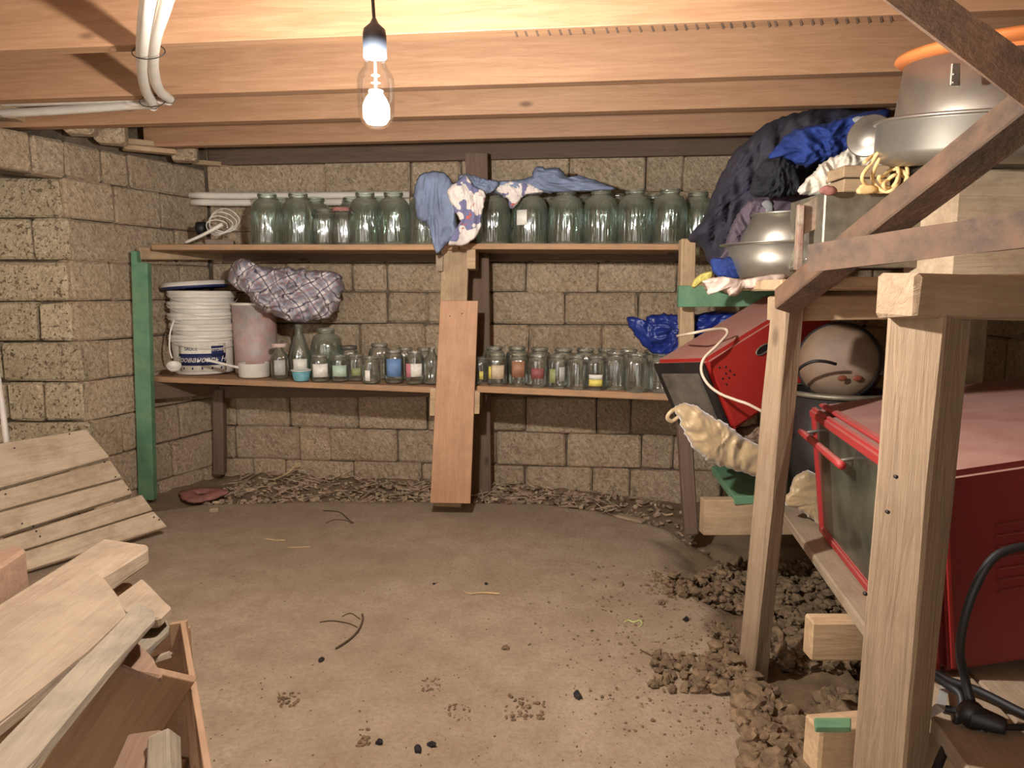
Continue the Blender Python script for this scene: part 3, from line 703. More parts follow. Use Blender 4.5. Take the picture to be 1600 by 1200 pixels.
# ------------------------------------------------------------------ buckets, lid, ladle, pan, cup
bx, by, bz = lpx(322, .22)
def bucket(z, label, first=False):
    M = T(bx + random.uniform(-.003, .003), by, z) @ Matrix.Rotation(random.uniform(-.02, .02), 4, 'Y')
    b = thing('plastic_bucket', label, 'bucket', M=M, group='nested white buckets')
    lathe('bucket_body', [(0, .003), (.135, .003), (.141, .006), (.143, .02), (.156, .2), (.152, .2), (.139, .012), (0, .01)], M, M_white, b, 40)
    lathe('rim', [(.156, .170), (.163, .172), (.164, .178), (.160, .180), (.162, .186), (.167, .190), (.167, .204), (.16, .207), (.152, .205)], M, M_white, b, 40)
    a0 = math.atan2(-by, -bx)
    pts = [V((.17 * math.cos(a), .17 * math.sin(a), .185 - .05 * max(0, math.cos(a - a0 - .3)))) for a in [a0 - 1.5 + 3 * i / 10 for i in range(11)]]
    tube('handle', [M @ p for p in pts], .0022, M_white, b, n=3, seg=6)
    return b, M
lb = ['lowest white bucket of the stack, with navy printed label', 'second bucket from the bottom of the white stack', 'third bucket from the bottom of the white stack', 'fourth bucket from the bottom of the white stack', 'topmost bucket of the white stack']
for k in range(5):
    b_, M_b = bucket(bz + k * .055, lb[k])
    if k == 0:
        a0 = math.atan2(-by, -bx) + .08
        Mz = T(bx, by, bz)
        label_patch(.1535, .022, .162, a0 - .95, a0 + .62, M_label_w, b_, Mz, 'printed_label')
        label_patch(.1550, .052, .112, a0 - .95, a0 + .6, M_label_navy, b_, Mz, 'navy_band')
        label_patch(.1562, .096, .15, a0 + .12, a0 + .52, M_label_navy, b_, Mz, 'badge')
        for s, sz, an, z, mt, shr in (('ASTORIA', .0175, a0 + .32, .130, M_label_w, 0), ('SAUCE', .022, a0 - .5, .136, M_label_navy, 0), ('Провансаль Н', .038, a0 - .26, .081, M_label_w, .35)):
            link('lettering', text_me(s, sz, .1565, an, z, shear=shr), Mz, b_, mt)
        for q in range(5): label_patch(.1547, .032, .043, a0 - .8 + q * .3, a0 - .75 + q * .3, M_label_navy, b_, Mz, 'small_print')
ztop = bz + 4 * .055 + .207
Mlid = T(bx - .028, by, ztop + .012) @ Matrix.Rotation(-.07, 4, 'Y')
li = thing('bucket_lid', 'white lid with navy stripe lying on the bucket stack', 'lid', M=Mlid)
lathe('lid_disc', [(0, .012), (.14, .014), (.15, .022), (.158, .018), (.165, .004), (.168, 0), (.16, -.002), (0, .004)], Mlid @ T(0, 0, .012), M_white, li, 40)
lathe('navy_stripe', [(.155, -.002), (.163, .002), (.164, .012), (.155, .014)], Mlid, M_label_navy, li, 40)
Ml2 = T(bx - .065, by - .01, ztop + .035) @ Matrix.Rotation(-.1, 4, 'Y')
# ladle hanging left of the buckets
la = thing('ladle', 'white plastic ladle hanging beside the left of the bucket stack', 'ladle', P(268, 560, 3.42))
tube('handle', [P(272, 500, 3.45), P(266, 520, 3.43), P(265, 545, 3.42), P(269, 560, 3.42)], .004, M_white, la)
lathe('bowl', [(0, 0), (.02, .003), (.03, .014), (.034, .03), (.031, .03), (.027, .015), (0, .006)], T(P(272, 578, 3.42)) @ Matrix.Rotation(.3, 4, 'Y') @ Matrix.Rotation(.5, 4, 'X') , M_white, la, 20)
x, y, z = lpx(398, .12)
pn = thing('saucepan', 'small white saucepan with long handle in front of the buckets', 'pan', (x, y, z))
lathe('pan_body', [(0, .003), (.07, .0), (.076, .006), (.077, .066), (.079, .07), (.074, .07), (.072, .01), (0, .007)], T(x, y, z), M_white, pn, 32)
hA, hB = V((x - .06, y - .05, z + .052)), V((x - .19, y - .13, z + .1))
bar('handle', hA, hB, .022, .012, M_white, pn, bev=.003, j=0)
x, y, z = lpx(471, .03)
cu_ = thing('yogurt_cup', 'small teal and white plastic cup at the front of the lower shelf', 'cup', (x, y, z))
lathe('cup_body', [(0, .003), (.034, 0), (.036, .004), (.045, .048), (.043, .048), (.034, .006), (0, .005)], T(x, y, z), M_teal, cu_, 28)
lathe('rim', [(.043, .048), (.05, .049), (.05, .054), (.043, .055), (.042, .049)], T(x, y, z), M_white, cu_, 28)
M_trans = plain('ribbed_reddish_plastic', (170, 158, 150), .5, nz=.15, dirt=(190, 110, 96), dirt_amt=.6)
x, y, z = lpx(402, .26)
rc = thing('ribbed_container', 'tall ribbed reddish-grey plastic container between buckets and jars', 'container', (x, y, z))
lathe('container_body', [(0, .003), (.10, .003), (.104, .01), (.108, .36), (.104, .36), (.1, .012), (0, .01)], T(x, y, z), M_trans, rc, 96, rib=.015)
lathe('rim', [(.104, .355), (.113, .356), (.113, .367), (.104, .368)], T(x, y, z), M_white, rc, 48)
# plaid bag
def plaid():
    m, nt, b, _ = mk('plaid_cloth'); tc = N_(nt, 'ShaderNodeTexCoord'); sp_ = N_(nt, 'ShaderNodeSeparateXYZ')
    ds = N_(nt, 'ShaderNodeMix', data_type='VECTOR'); ds.inputs[0].default_value = .12
    nn = N_(nt, 'ShaderNodeTexNoise'); nn.inputs['Scale'].default_value = 5; nt.links.new(tc.outputs['Object'], nn.inputs[0])
    nt.links.new(tc.outputs['Object'], ds.inputs[4]); nt.links.new(nn.outputs['Color'], ds.inputs[5])
    mp = N_(nt, 'ShaderNodeMapping'); mp.inputs['Rotation'].default_value = (0, .5, 0); nt.links.new(ds.outputs[1], mp.inputs[0]); nt.links.new(mp.outputs[0], sp_.inputs[0])
    def stripes(sock, per, wd, ph=0):
        a = N_(nt, 'ShaderNodeMath', operation='MULTIPLY_ADD'); nt.links.new(sp_.outputs[sock], a.inputs[0]); a.inputs[1].default_value = 1 / per; a.inputs[2].default_value = ph + 50
        f = N_(nt, 'ShaderNodeMath', operation='FRACT'); nt.links.new(a.outputs[0], f.inputs[0])
        g = N_(nt, 'ShaderNodeMath', operation='LESS_THAN'); nt.links.new(f.outputs[0], g.inputs[0]); g.inputs[1].default_value = wd; return g.outputs[0]
    col = srgb(206, 194, 188)
    for s, per, wd, ph, c, a in ((0, .06, .5, 0, (112, 114, 128), .6), (2, .06, .5, .2, (112, 114, 128), .6), (0, .06, .08, .35, (60, 56, 78), .9), (2, .06, .08, .5, (60, 56, 78), .9), (0, .06, .07, .7, (160, 112, 104), .7), (2, .06, .07, .85, (160, 112, 104), .7)):
        mm = N_(nt, 'ShaderNodeMath', operation='MULTIPLY'); nt.links.new(stripes(s, per, wd, ph), mm.inputs[0]); mm.inputs[1].default_value = a
        col = mixc(nt, mm.outputs[0], col, srgb(*c))
    nt.links.new(col, b.inputs['Base Color']); b.inputs['Roughness'].default_value = .7; return m
M_plaid = plaid()
tag(puff('plaid_bag', [(356, 436), (368, 406), (385, 405), (410, 416), (440, 418), (490, 422), (525, 426), (537, 440), (532, 470), (520, 492), (495, 500), (455, 502), (430, 494), (405, 480), (385, 460), (365, 447)], 3.52, .13, M_plaid, wr=.032, fq=8, stretch=(1, 1, 1.6), back=.9), 'crumpled plaid cloth bag stuffed above the jars on the lower shelf', 'bag')
x, y, z = lpx(470, .3)

# ------------------------------------------------------------------ cloths on the upper shelf
def pattern_cloth():
    m, nt, b, _ = mk('patterned_cloth'); v, oi = coords(nt)
    a = noi(nt, v, 16, 2, .5); c = noi(nt, v, 24, 2, .5, 1)
    col = mixc(nt, ramp(nt, a, .54, .56), srgb(214, 202, 190), srgb(110, 108, 138)); col = mixc(nt, ramp(nt, c, .66, .68), col, srgb(180, 90, 80))
    nt.links.new(col, b.inputs['Base Color']); b.inputs['Roughness'].default_value = .9; return m
M_pat = pattern_cloth()
tag(puff('blue_shirt', [(648, 290), (660, 272), (690, 268), (706, 285), (712, 320), (714, 355), (722, 368), (700, 380), (683, 397), (676, 380), (668, 350), (655, 345), (648, 320)], 3.10, .035, M_denim, wr=.012, fq=10, stretch=(1.6, 1, .5), c=(686, 330), back=.4), 'washed blue shirt hanging over the front of the upper shelf', 'shirt')
tag(puff('patterned_cloth', [(698, 300), (712, 284), (728, 274), (742, 292), (758, 300), (756, 325), (752, 340), (751, 358), (738, 376), (716, 385), (700, 381), (716, 366), (722, 350), (708, 325)], 3.07, .03, M_pat, wr=.01, fq=9, stretch=(1.4, 1, .6), back=.4, c=(731, 325), a=.0005), 'white cloth with blue and red pattern hanging beside the blue shirt', 'cloth')
tag(puff('blue_towel', [(716, 276), (732, 272), (760, 280), (780, 284), (776, 296), (756, 304), (738, 298), (722, 290)], 3.15, .04, M_denim, wr=.01, fq=12, c=(748, 288)), 'small blue-grey cloth lump between the patterned cloth and the folded shirt', 'cloth')
tag(puff('folded_shirt', [(762, 296), (772, 284), (800, 282), (824, 278), (836, 264), (858, 262), (880, 268), (890, 276), (908, 274), (930, 282), (962, 295), (925, 299), (870, 301), (830, 304), (800, 312), (780, 304)], 3.22, .05, M_denim, wr=.012, fq=12, stretch=(.6, 1, 1.5), back=1.3, c=(845, 287)), 'blue-grey shirt lying folded on top of the upper shelf jars', 'shirt')
tag(puff('patterned_scarf', [(770, 292), (800, 284), (838, 290), (850, 300), (822, 305), (800, 325), (790, 308), (778, 300)], 3.18, .02, M_pat, wr=.006, fq=12, c=(806, 298)), 'patterned cloth end lying over the jars under the folded shirt', 'cloth')
# small stuff at the left end of the upper shelf
x, y, z = upx(344, .12)
tag(boxat('cardboard_packet', (x, y, z + .014), (.13, .11, .028), M_tan, rz=.3), 'small brown packet lying under the white wire coil, upper shelf left end', 'packet')
cs = []
for k in range(4):
    q = V((x - .0 + .012 * k, y - .03, z + .085 + .006 * k)); r_ = .05 + .008 * k
    cs += [q + V((math.cos(a) * r_, .02 * math.sin(a * 2 + k), math.sin(a) * r_ * .75 + .006 * k)) for a in [i * math.pi / 4 for i in range(8)]]
tag(tube('wire_coil', cs, .0028, M_white, n=4, seg=6), 'tangled coil of thin white cable at the left end of the upper shelf', 'cable')
tag(tube('brush_handle', [V((x - .14, y - .07, z + .012)), V((x - .05, y - .07, z + .05)), V((x + .04, y - .06, z + .1))], .008, M_white, n=4, rfun=lambda t: .8 + .5 * t), 'white plastic handle lying slanted against the wire coil', 'brush')
tag(tube('dark_spool', [V((x - .13, y + .05, z + .09)), V((x - .09, y + .05, z + .09))], .032, M_black, n=2, seg=18), 'small dark roll behind the wire coil on the upper shelf', 'roll')

# ------------------------------------------------------------------ timber rack on the right
DZ = 1.085
rk = thing('timber_rack', 'rough timber rack with two posts, upper deck and low deck along the right wall', 'rack', (1.0, 2.0, 0))
ap = P(1178, 1078, 1.86)
pA0, pA1 = V((ap.x, 1.89, -.10)), P(1232, 468, 1.90)
bar('post', pA0, pA1, .062, .064, M_post, rk, up=V((-.88, -.48, 0)), bev=.006, j=.003)
pB1 = P(1452, 487, 1.10); pB0 = P(1390, 1200, 1.12); dB = pB0 - pB1; pB0 = pB1 + dB * 1.35
bar('post', pB0, pB1, .087, .081, M_post, rk, up=V((-.825, -.565, 0)), bev=.005, j=.002)
bar('crossbeam', P(1398, 462, 1.07), P(1800, 472, 1.22), .08, .068, M_post, rk, bev=.006, j=.0015)
bar('post', P(1074, 374, 3.06), P(1069, 655, 3.02), .05, .062, M_old, rk, up=V((1, 0, 0)))
bar('post', P(1062, 560, 2.98), P(1079, 834, 2.96), .045, .058, M_dark, rk, up=V((1, 0, 0)))
gb = slab('rail', [P(1061, 446, 2.92), P(1240, 450, 2.9), P(1240, 478, 2.9), P(1060, 480, 2.92)], V((0, .03, 0)), M_green, rk)
gb['label'] = 'green painted front rail'
bar('rail', P(1215, 466, 2.86), P(1420, 466, 2.86), .03, .06, M_old, rk)
bar('rail', P(1210, 476, 1.95) + V((0, .03, -.012)), P(1830, 473, 1.95), .05, .07, M_old, rk)
ly_ = [1.22, 1.38, 1.54, 1.72, 1.9, 2.08, 2.26, 2.44, 2.62, 2.80, 2.96]
for k, yy in enumerate(ly_):
    xs = .70 + (.02 if k % 2 else -.01) + (.27 if k < 3 else 0) + (.10 if k > 6 else 0)
    bar('deck_board', V((xs, yy, DZ - .016 + random.uniform(-.003, .003))), V((2.0, yy + .02, DZ - .016)), .15, .028, M_old if k > 2 else M_pale, rk, up=V((0, 0, 1)))
# low deck
LZ = .30
e0, e1 = Z(1215, 790, LZ), Z(1330, 950, LZ)
dd = (e1 - e0).normalized(); pr = V((-dd.y, dd.x, 0))
if pr.x < 0: pr = -pr
for k in range(5):
    a_ = e0 - dd * .03 + pr * (.07 + k * .145); b_ = a_ + dd * 1.75
    bar('deck_board', V((a_.x, a_.y, LZ - .015)), V((b_.x, b_.y, LZ - .015 + random.uniform(-.004, .004))), .138, .03, M_pale, rk)
bar('crossbeam', P(1096, 806, 2.45), P(1096, 806, 2.45) + V((1.2, .03, 0)), .05, .13, M_old, rk, bev=.003)
for k in range(2):
    yb = 1.62 - k * .42; bar('crossbeam', V((.72 - .02 * k, yb, LZ - .085)), V((1.9, yb, LZ - .085)), .05, .1, M_old, rk)
bar('crossbeam', P(1268, 1165, 1.22), P(1268, 1165, 1.22) + V((.15, .02, 0)), .055, .095, M_old, rk)
gt = slab('painted_end', [P(1272, 1121, 1.20), P(1330, 1121, 1.20), P(1330, 1135, 1.16), P(1274, 1135, 1.16)], V((0, 0, -.012)), M_green, rk)
for (px, py, yy) in ((1600, 700, 2.3), ):
    bar('post', V((1.62, 2.5, -.1)), V((1.62, 2.5, DZ - .04)), .08, .08, M_old, rk, up=V((1, 0, 0)))
    bar('post', V((1.75, 1.12, -.1)), V((1.75, 1.12, DZ - .04)), .08, .08, M_old, rk, up=V((1, 0, 0)))
gp = slab('green_board', [Z(1112, 728, .33), Z(1148, 776, .33), Z(1250, 772, .33), Z(1250, 724, .33)], V((0, 0, -.03)), M_green, None, grain=V((1, 0, 0)))
tag(gp, 'short green painted board lying on the beam end under the golden cloth', 'board')
# nails and cracks on the near post
for px, py in ((1387, 800), (1352, 928), (1400, 745)):
    lathe('nail', [(0, -.003), (.003, -.003), (.003, .002), (0, .003)], T(P(px, py, 1.06)) @ Matrix.Rotation(math.pi / 2, 4, 'X'), M_blackmetal, rk, 8)

# rusty steel angle frame
sf = thing('steel_frame', 'rusty welded steel frame of three bars leaning across the rack', 'frame', (1.0, 1.3, 1.1))
def lbar(A, B, wa, wb_, th, up, parent):
    L = (B - A).length; M = frame((A + B) / 2, B - A, up)
    bm = bmesh.new(); pr_ = [(-wa / 2, 0), (wa / 2, 0), (wa / 2, -wb_), (wa / 2 - th, -wb_), (wa / 2 - th, -th), (-wa / 2, -th)]
    n = 6; rings = [[bm.verts.new((-L / 2 + L * i / n, y_, z_)) for y_, z_ in pr_] for i in range(n + 1)]
    for a, b in zip(rings, rings[1:]):
        for k in range(6): bm.faces.new((a[k], a[(k + 1) % 6], b[(k + 1) % 6], b[k]))
    bm.faces.new(rings[0]); bm.faces.new(rings[-1][::-1]); jit(bm, .0008)
    return link('angle_bar', mesh_from(bm, 'angle_bar'), M, parent, M_steel)
lbar(P(1370, -50, 1.32), P(1660, 168, 1.16), .068, .04, .005, V((0, -1, 0)), sf)
bar('square_bar', P(1226, 472, 1.76), P(1625, 158, 1.2), 0.06, .06, M_steel, sf, up=V((-.43, -.7, .55)), bev=.003, j=.0008)
lbar(P(1262, 404, 1.5), P(1660, 350, 1.08), .058, .035, .005, V((0, -1, 0.05)), sf)

# ------------------------------------------------------------------ things on the upper deck
tag(puff('navy_jacket', [(1076, 372), (1100, 340), (1118, 292), (1140, 250), (1178, 208), (1215, 186), (1262, 172), (1312, 166), (1345, 172), (1380, 176), (1385, 190), (1330, 222), (1290, 262), (1258, 302), (1210, 330), (1175, 350), (1155, 392), (1136, 432), (1112, 418), (1098, 388)], 2.86, .13, M_navy, wr=.034, fq=7, stretch=(1.3, 1, .7), back=.9, c=(1205, 270), seed=3), 'dark navy work jacket slumped over the left end of the deck', 'jacket')
tag(puff('black_fleece', [(1180, 270), (1195, 250), (1220, 244), (1240, 255), (1250, 280), (1250, 300), (1225, 308), (1190, 308), (1172, 300)], 2.5, .07, M_blackcloth, wr=.012, fq=12), 'black fleece bundle in the fold of the navy jacket', 'clothing')
bj = puff('blue_jacket', [(1200, 248), (1215, 225), (1250, 198), (1290, 192), (1325, 182), (1365, 172), (1392, 172), (1385, 190), (1345, 205), (1328, 240), (1310, 250), (1280, 255), (1258, 262), (1240, 255), (1222, 246)], 2.5, .06, M_blue, wr=.018, fq=9, c=(1285, 222), stretch=(.8, 1, 1.2))
tag(bj, 'royal blue jacket with a grey reflective strip on the pile of clothes', 'jacket')
puff('reflective_strip', [(1332, 186), (1352, 180), (1372, 186), (1365, 196), (1345, 198)], 2.435, .012, M_strip, bj, wr=.003)
mt_ = puff('work_trousers', [(1128, 398), (1138, 365), (1152, 335), (1168, 314), (1200, 306), (1240, 300), (1270, 312), (1262, 340), (1220, 348), (1185, 352), (1176, 378), (1150, 408), (1122, 408)], 2.64, .05, M_mauve, wr=.018, fq=8, c=(1185, 335), seed=2)
tag(mt_, 'grey-mauve work trousers with pale strip behind the small basins', 'trousers')
puff('reflective_strip', [(1190, 318), (1200, 312), (1208, 322), (1204, 344), (1194, 346), (1196, 328)], 2.575, .01, M_strip, mt_, wr=.002)
tag(puff('white_cloth', [(1246, 300), (1262, 278), (1290, 252), (1326, 232), (1330, 222), (1352, 232), (1384, 240), (1398, 252), (1372, 262), (1342, 262), (1326, 272), (1320, 296), (1298, 306), (1270, 306)], 2.22, .04, M_whitecloth, wr=.012, fq=13, c=(1305, 268), stretch=(1.5, 1, .7)), 'torn off-white cloth beside the aluminium basin', 'cloth')
tag(puff('blue_rag', [(1110, 406), (1135, 402), (1150, 405), (1158, 432), (1140, 436), (1118, 430)], 2.42, .03, M_blue, wr=.008), 'crumpled royal blue rag left of the lower basin', 'rag')
tag(puff('yellow_rag', [(1080, 448), (1086, 435), (1100, 426), (1114, 424), (1112, 434), (1096, 442), (1086, 450)], 2.6, .02, M_yellow, wr=.006, N=48), 'small yellow rag lying on the green rail', 'rag')
tag(puff('pale_rag', [(1100, 440), (1125, 432), (1160, 436), (1215, 428), (1230, 434), (1200, 449), (1168, 452), (1145, 463), (1128, 455), (1108, 460), (1104, 448)], 2.14, .03, M_pink, wr=.008, c=(1160, 441)), 'pale pink and white rag hanging over the deck edge under the basins', 'rag')
bp = P(1217, 434, 2.36); bp.z = DZ + .004
b1 = thing('aluminium_basin', 'wide worn aluminium basin standing at the left end of the deck', 'basin', bp)
lathe('basin_body', [(0, .004), (.118, .004), (.127, .01), (.17, .107), (.166, .107), (.123, .014), (0, .008)], T(bp), M_alu, b1, 44)
lathe('rim', [(.166, .107), (.192, .111), (.194, .114), (.166, .111)], T(bp), M_alu, b1, 44)
up_ = bp + V((.016, 0, .116))
b2 = thing('aluminium_pan', 'aluminium pan turned upside down on the small basin', 'pan', up_)
lathe('pan_body', [(.143, 0), (.145, .004), (.107, .09), (.098, .094), (0, .094), (0, .09), (.095, .09), (.138, 0)], T(up_), M_alu, b2, 44)
lathe('rim', [(.098, .09), (.112, .09), (.114, .096), (.098, .097)], T(up_), M_alu, b2, 44)
tag(tube('thin_ladle', [P(1222, 426, 2.3), P(1240, 418, 2.2), P(1262, 404, 2.1)], .006, M_alu, n=4), 'thin metal ladle handle poking out under the small basins', 'ladle')
# galvanised tray with painted wooden end
bxp = P(1290, 300, 2.0); gt_ = thing('metal_box', 'open galvanised sheet metal box with paint-streaked side on the deck', 'box', (bxp.x + .2, 2.1, DZ))
zt = bxp.z; zb_ = DZ + .03; hh = zt - zb_; zc = (zt + zb_) / 2
X_a, X_b = bxp.x, bxp.x + .36
boxat('side_panel', ((X_a + X_b) / 2, 2.0, zc), (X_b - X_a, .004, hh), M_galv, gt_)
boxat('side_panel', ((X_a + X_b) / 2, 2.24, zc), (X_b - X_a, .004, hh), M_galv, gt_)
boxat('end_panel', (X_a, 2.12, zc), (.004, .24, hh), M_galv, gt_); boxat('end_panel', (X_b, 2.12, zc), (.004, .24, hh), M_galv, gt_)
boxat('bottom_panel', ((X_a + X_b) / 2, 2.12, zb_ + .003), (X_b - X_a, .24, .004), M_galv, gt_)
M_peel = plain('peeling_brown_paint', (128, 92, 78), .7, nz=.3, ns=12, dirt=(176, 160, 136), dirt_amt=.9)
pe = thing('painted_stool', 'small wooden stool end with peeling brown paint beside the metal box', 'stool', (P(1270, 420, 2.05).x, 2.05, DZ))
slab('side_board', [P(1254, 320, 2.05), P(1290, 300, 2.05), P(1291, 352, 2.05), P(1256, 366, 2.05)], V((0, .02, 0)), M_peel, pe)
bar('leg', P(1251, 320, 2.04), P(1247, 423, 2.04), .02, .02, M_peel, pe, up=V((1, 0, 0))); bar('leg', P(1287, 303, 2.3), P(1284, 425, 2.3), .02, .02, M_peel, pe, up=V((1, 0, 0)))
for k, (y0, y1) in enumerate(((258, 277), (279, 300))):
    tag(slab('wood_block', [P(1319, y0, 2.06), P(1392, y0, 2.06), P(1392, y1, 2.06), P(1317, y1, 2.06)], V((0, .12, 0)), M_old, None, .003), ['upper grey wood block standing in the metal box', 'lower grey wood block standing in the metal box'][k], 'block')
kb = P(1352, 300, 2.08); boxat('wood_filler', (kb.x, 2.13, (kb.z + zb_) / 2), (.13, .1, kb.z - zb_ - .01), M_old, gt_)
cs = []
for (cx_, cy_, rx_, ry_, a0_, tl) in ((1375, 270, 29, 30, 2.6, 0), (1383, 268, 22, 32, 2.6, .15), (1394, 266, 24, 30, 2.6, .2), (1399, 283, 20, 19, 2.6, .1), (1402, 287, 16, 14, 2.6, .1)):
    for i_ in range(8):
        a_ = a0_ - i_ * math.pi / 4; ex, ey = math.cos(a_) * rx_, math.sin(a_) * ry_
        q = P(cx_ + ex * math.cos(tl) - ey * math.sin(tl), cy_ - (ex * math.sin(tl) + ey * math.cos(tl)), 1.96 + .02 * math.sin(a_ * 2 + cx_))
        cs.append(q)
tag(tube('cord_coil', cs, 0.0052, M_cream, n=4, seg=8), 'loose coil of cream-coloured cord on the metal box', 'cord')
tag(puff('cream_plug', [(1338, 295), (1348, 288), (1368, 290), (1372, 298), (1360, 303), (1340, 303)], 1.97, .012, M_cream, wr=.002, N=32, rings=6), 'cream plug end lying on the metal box edge under the coil', 'plug')
tag(puff('pink_knob', [(1280, 300), (1288, 290), (1304, 292), (1308, 300), (1296, 306)], 1.97, .015, M_redbit, wr=.003, N=32, rings=6), 'small pinkish knob at the corner of the metal box', 'knob')
# cracked timber block, basin, pot, orange bowl, lid
tb = P(1490, 300, 1.86); tbz1 = P(1545, 262, 1.86).z
tag(bar('timber_block', V((tb.x, 1.96, (DZ + tbz1) / 2)), V((1.92, 1.99, (DZ + tbz1) / 2)), .2, tbz1 - DZ - .004, M_pallet, bev=.008, j=.004), 'thick cracked pale timber block under the big aluminium basin', 'block')
Bc = V((1.215, 1.90, tbz1 + .012))
TB = Matrix.Rotation(.13, 4, 'X')
M1 = T(Bc) @ TB
bb = thing('large_basin', 'large aluminium basin on the timber block at upper right', 'basin', Bc)
lathe('basin_body', [(0, .0), (.2, .0), (.235, .012), (.246, .035), (.248, .105), (.252, .11), (.246, .112), (.24, .03), (.2, .008), (0, .006)], M1, M_alu, bb, 56)
lathe('rim', [(.246, .106), (.256, .108), (.258, .114), (.25, .117), (.246, .113)], M1, M_alu, bb, 56)
st = boxat('sieve', (1.25, 1.9, tbz1 + .005), (.36, .3, .012), M_blackmetal); tag(st, 'dark flat sieve tray between timber block and large basin', 'sieve')
pc = Bc + V((.005, 0, .008)); pH = P(1420, 102, 1.76).z - pc.z + .045
pt_ = thing('aluminium_pot', 'tall aluminium pot standing in the large basin', 'pot', pc)
lathe('pot_body', [(0, 0), (.205, 0), (.218, .008), (.204, pH), (.2, pH), (.212, .012), (0, .006)], T(pc) @ TB, M_alu, pt_, 56)
e1_ = P(1497, 100, 1.68); e2_ = P(1497, 134, 1.68)
slab('ear_handle', [e1_ + V((-.014, 0, .003)), e1_ + V((.006, 0, .003)), e2_ + V((.006, 0, 0)), e2_ + V((-.018, 0, 0))], V((0, .008, 0)), M_alu, pt_)
for q in (P(1490, 116, 1.675), P(1489, 129, 1.675)):
    lathe('rivet', [(0, 0), (.004, 0), (.003, .003), (0, .004)], T(q) @ Matrix.Rotation(math.pi / 2, 4, 'X'), M_alu, pt_, 10)
Mo = T(pc.x + .012, pc.y - .03, pc.z + pH - .078) @ Matrix.Rotation(.1, 4, 'X') @ Matrix.Rotation(-.06, 4, 'Y')
ob = thing('orange_bowl', 'orange plastic bowl sitting in the mouth of the aluminium pot', 'bowl', M=Mo)
lathe('bowl_body', [(0, 0), (.14, 0), (.16, .01), (.198, .085), (.2, .1), (.196, .1), (.155, .014), (0, .006)], Mo, M_orange, ob, 48)
lathe('rim', [(.198, .085), (.225, .09), (.236, .1), (.232, .112), (.22, .108), (.196, .1)], Mo, M_orange, ob, 48)
Ml = T(P(1358, 212, 2.12)) @ Matrix.Rotation(-.75, 4, 'Z') @ Matrix.Rotation(1.4, 4, 'X') @ Matrix.Scale(.78, 4)
ld = thing('pot_lid', 'round aluminium lid standing on edge left of the large basin', 'lid', M=Ml)
lathe('lid_disc', [(0, .014), (.045, .012), (.052, .004), (.075, .003), (.08, .0), (.078, -.003), (.05, 0), (0, .008)], Ml, M_alu, ld, 36)

# ------------------------------------------------------------------ tilted red oven behind the post
def obox(name, B0, e1, e2, e3, mat, parent, bev=.012):
    """box spanned from corner B0 by three edge vectors"""
    bm = bmesh.new(); x = e2.normalized(); z = -e1.normalized(); M = frame(B0 + (e1 + e2 + e3) / 2, x, z); Mi = M.inverted()
    vs = [bm.verts.new(Mi @ (B0 + e1 * a + e2 * b + e3 * c)) for a in (0, 1) for b in (0, 1) for c in (0, 1)]
    for f in ((0, 1, 3, 2), (4, 6, 7, 5), (0, 4, 5, 1), (2, 3, 7, 6), (0, 2, 6, 4), (1, 5, 7, 3)): bm.faces.new([vs[i] for i in f])
    if bev: bmesh.ops.bevel(bm, geom=list(bm.edges), offset=bev, segments=2, affect='EDGES')
    return link(name, mesh_from(bm, name), M, parent, mat)
B0 = P(1102, 562, 2.38); e1 = P(1148, 674, 2.40) - B0
e2 = P(1290, 466, 2.62) - B0; e2 -= e1 * (e2.dot(e1) / e1.dot(e1))
e3 = e1.cross(e2).normalized()
if e3.y < 0: e3 = -e3
e3 *= .30
ov = thing('tilted_oven', 'small red table oven lying tilted behind the middle post', 'oven', M=T(B0 + e1))
obox('casing', B0, e1, e2, e3, M_ovenred, ov, .014)
dn = -e2.normalized()
obox('door_frame', B0 + e3 * .02 + e1 * .02 + dn * .002, e1 * .96, dn * .014, e3 * .96, M_blackmetal, ov, .004)
obox('door_glass', B0 + e3 * .14 + e1 * .16 + dn * .012, e1 * .66, dn * .010, e3 * .72, M_greymetal, ov, .003)
fn = (-e3).normalized()
q0 = B0 + fn * .0015; h1, h2 = e1.normalized(), e2.normalized()
Mh = Matrix((h2, -h1, fn)).transposed().to_4x4()
for (a, b) in ((.06, .055), (.05, .075), (.07, .08), (.03, .085), (.05, .095), (.07, .105), (.02, .06), (.085, .06)):
    lathe('vent_hole', [(0, .0), (.0035, .0), (.0035, .001), (0, .0012)], T(q0 + h1 * (a + .03) + h2 * (b - .02) ) @ Mh, M_black, ov, 10)
qs = q0 + h1 * .08 + h2 * .24
tube('grip_slot', [qs + h2 * (.035 * math.cos(a)) + h1 * (.014 * math.sin(a)) + fn * .001 for a in [i * math.pi / 6 for i in range(12)]], .003, M_greymetal, ov, closed=True, n=2, seg=6)
obox('slot_opening', qs - h2 * .03 - h1 * .009 , h1 * .018, h2 * .06, fn * .001, M_black, ov, 0)
tag(tube('beige_cord', [P(1058, 525, 2.55), P(1080, 521, 2.4), P(1110, 515, 2.40), P(1132, 514, 2.42), P(1136, 522, 2.40), P(1120, 540, 2.36), P(1100, 560, 2.34), P(1096, 580, 2.33), P(1106, 600, 2.31), P(1125, 615, 2.29), P(1150, 625, 2.27), P(1170, 632, 2.25), P(1200, 648, 2.24)], .005, M_cord, n=6), 'beige power cord looping over the tilted red oven', 'cord')
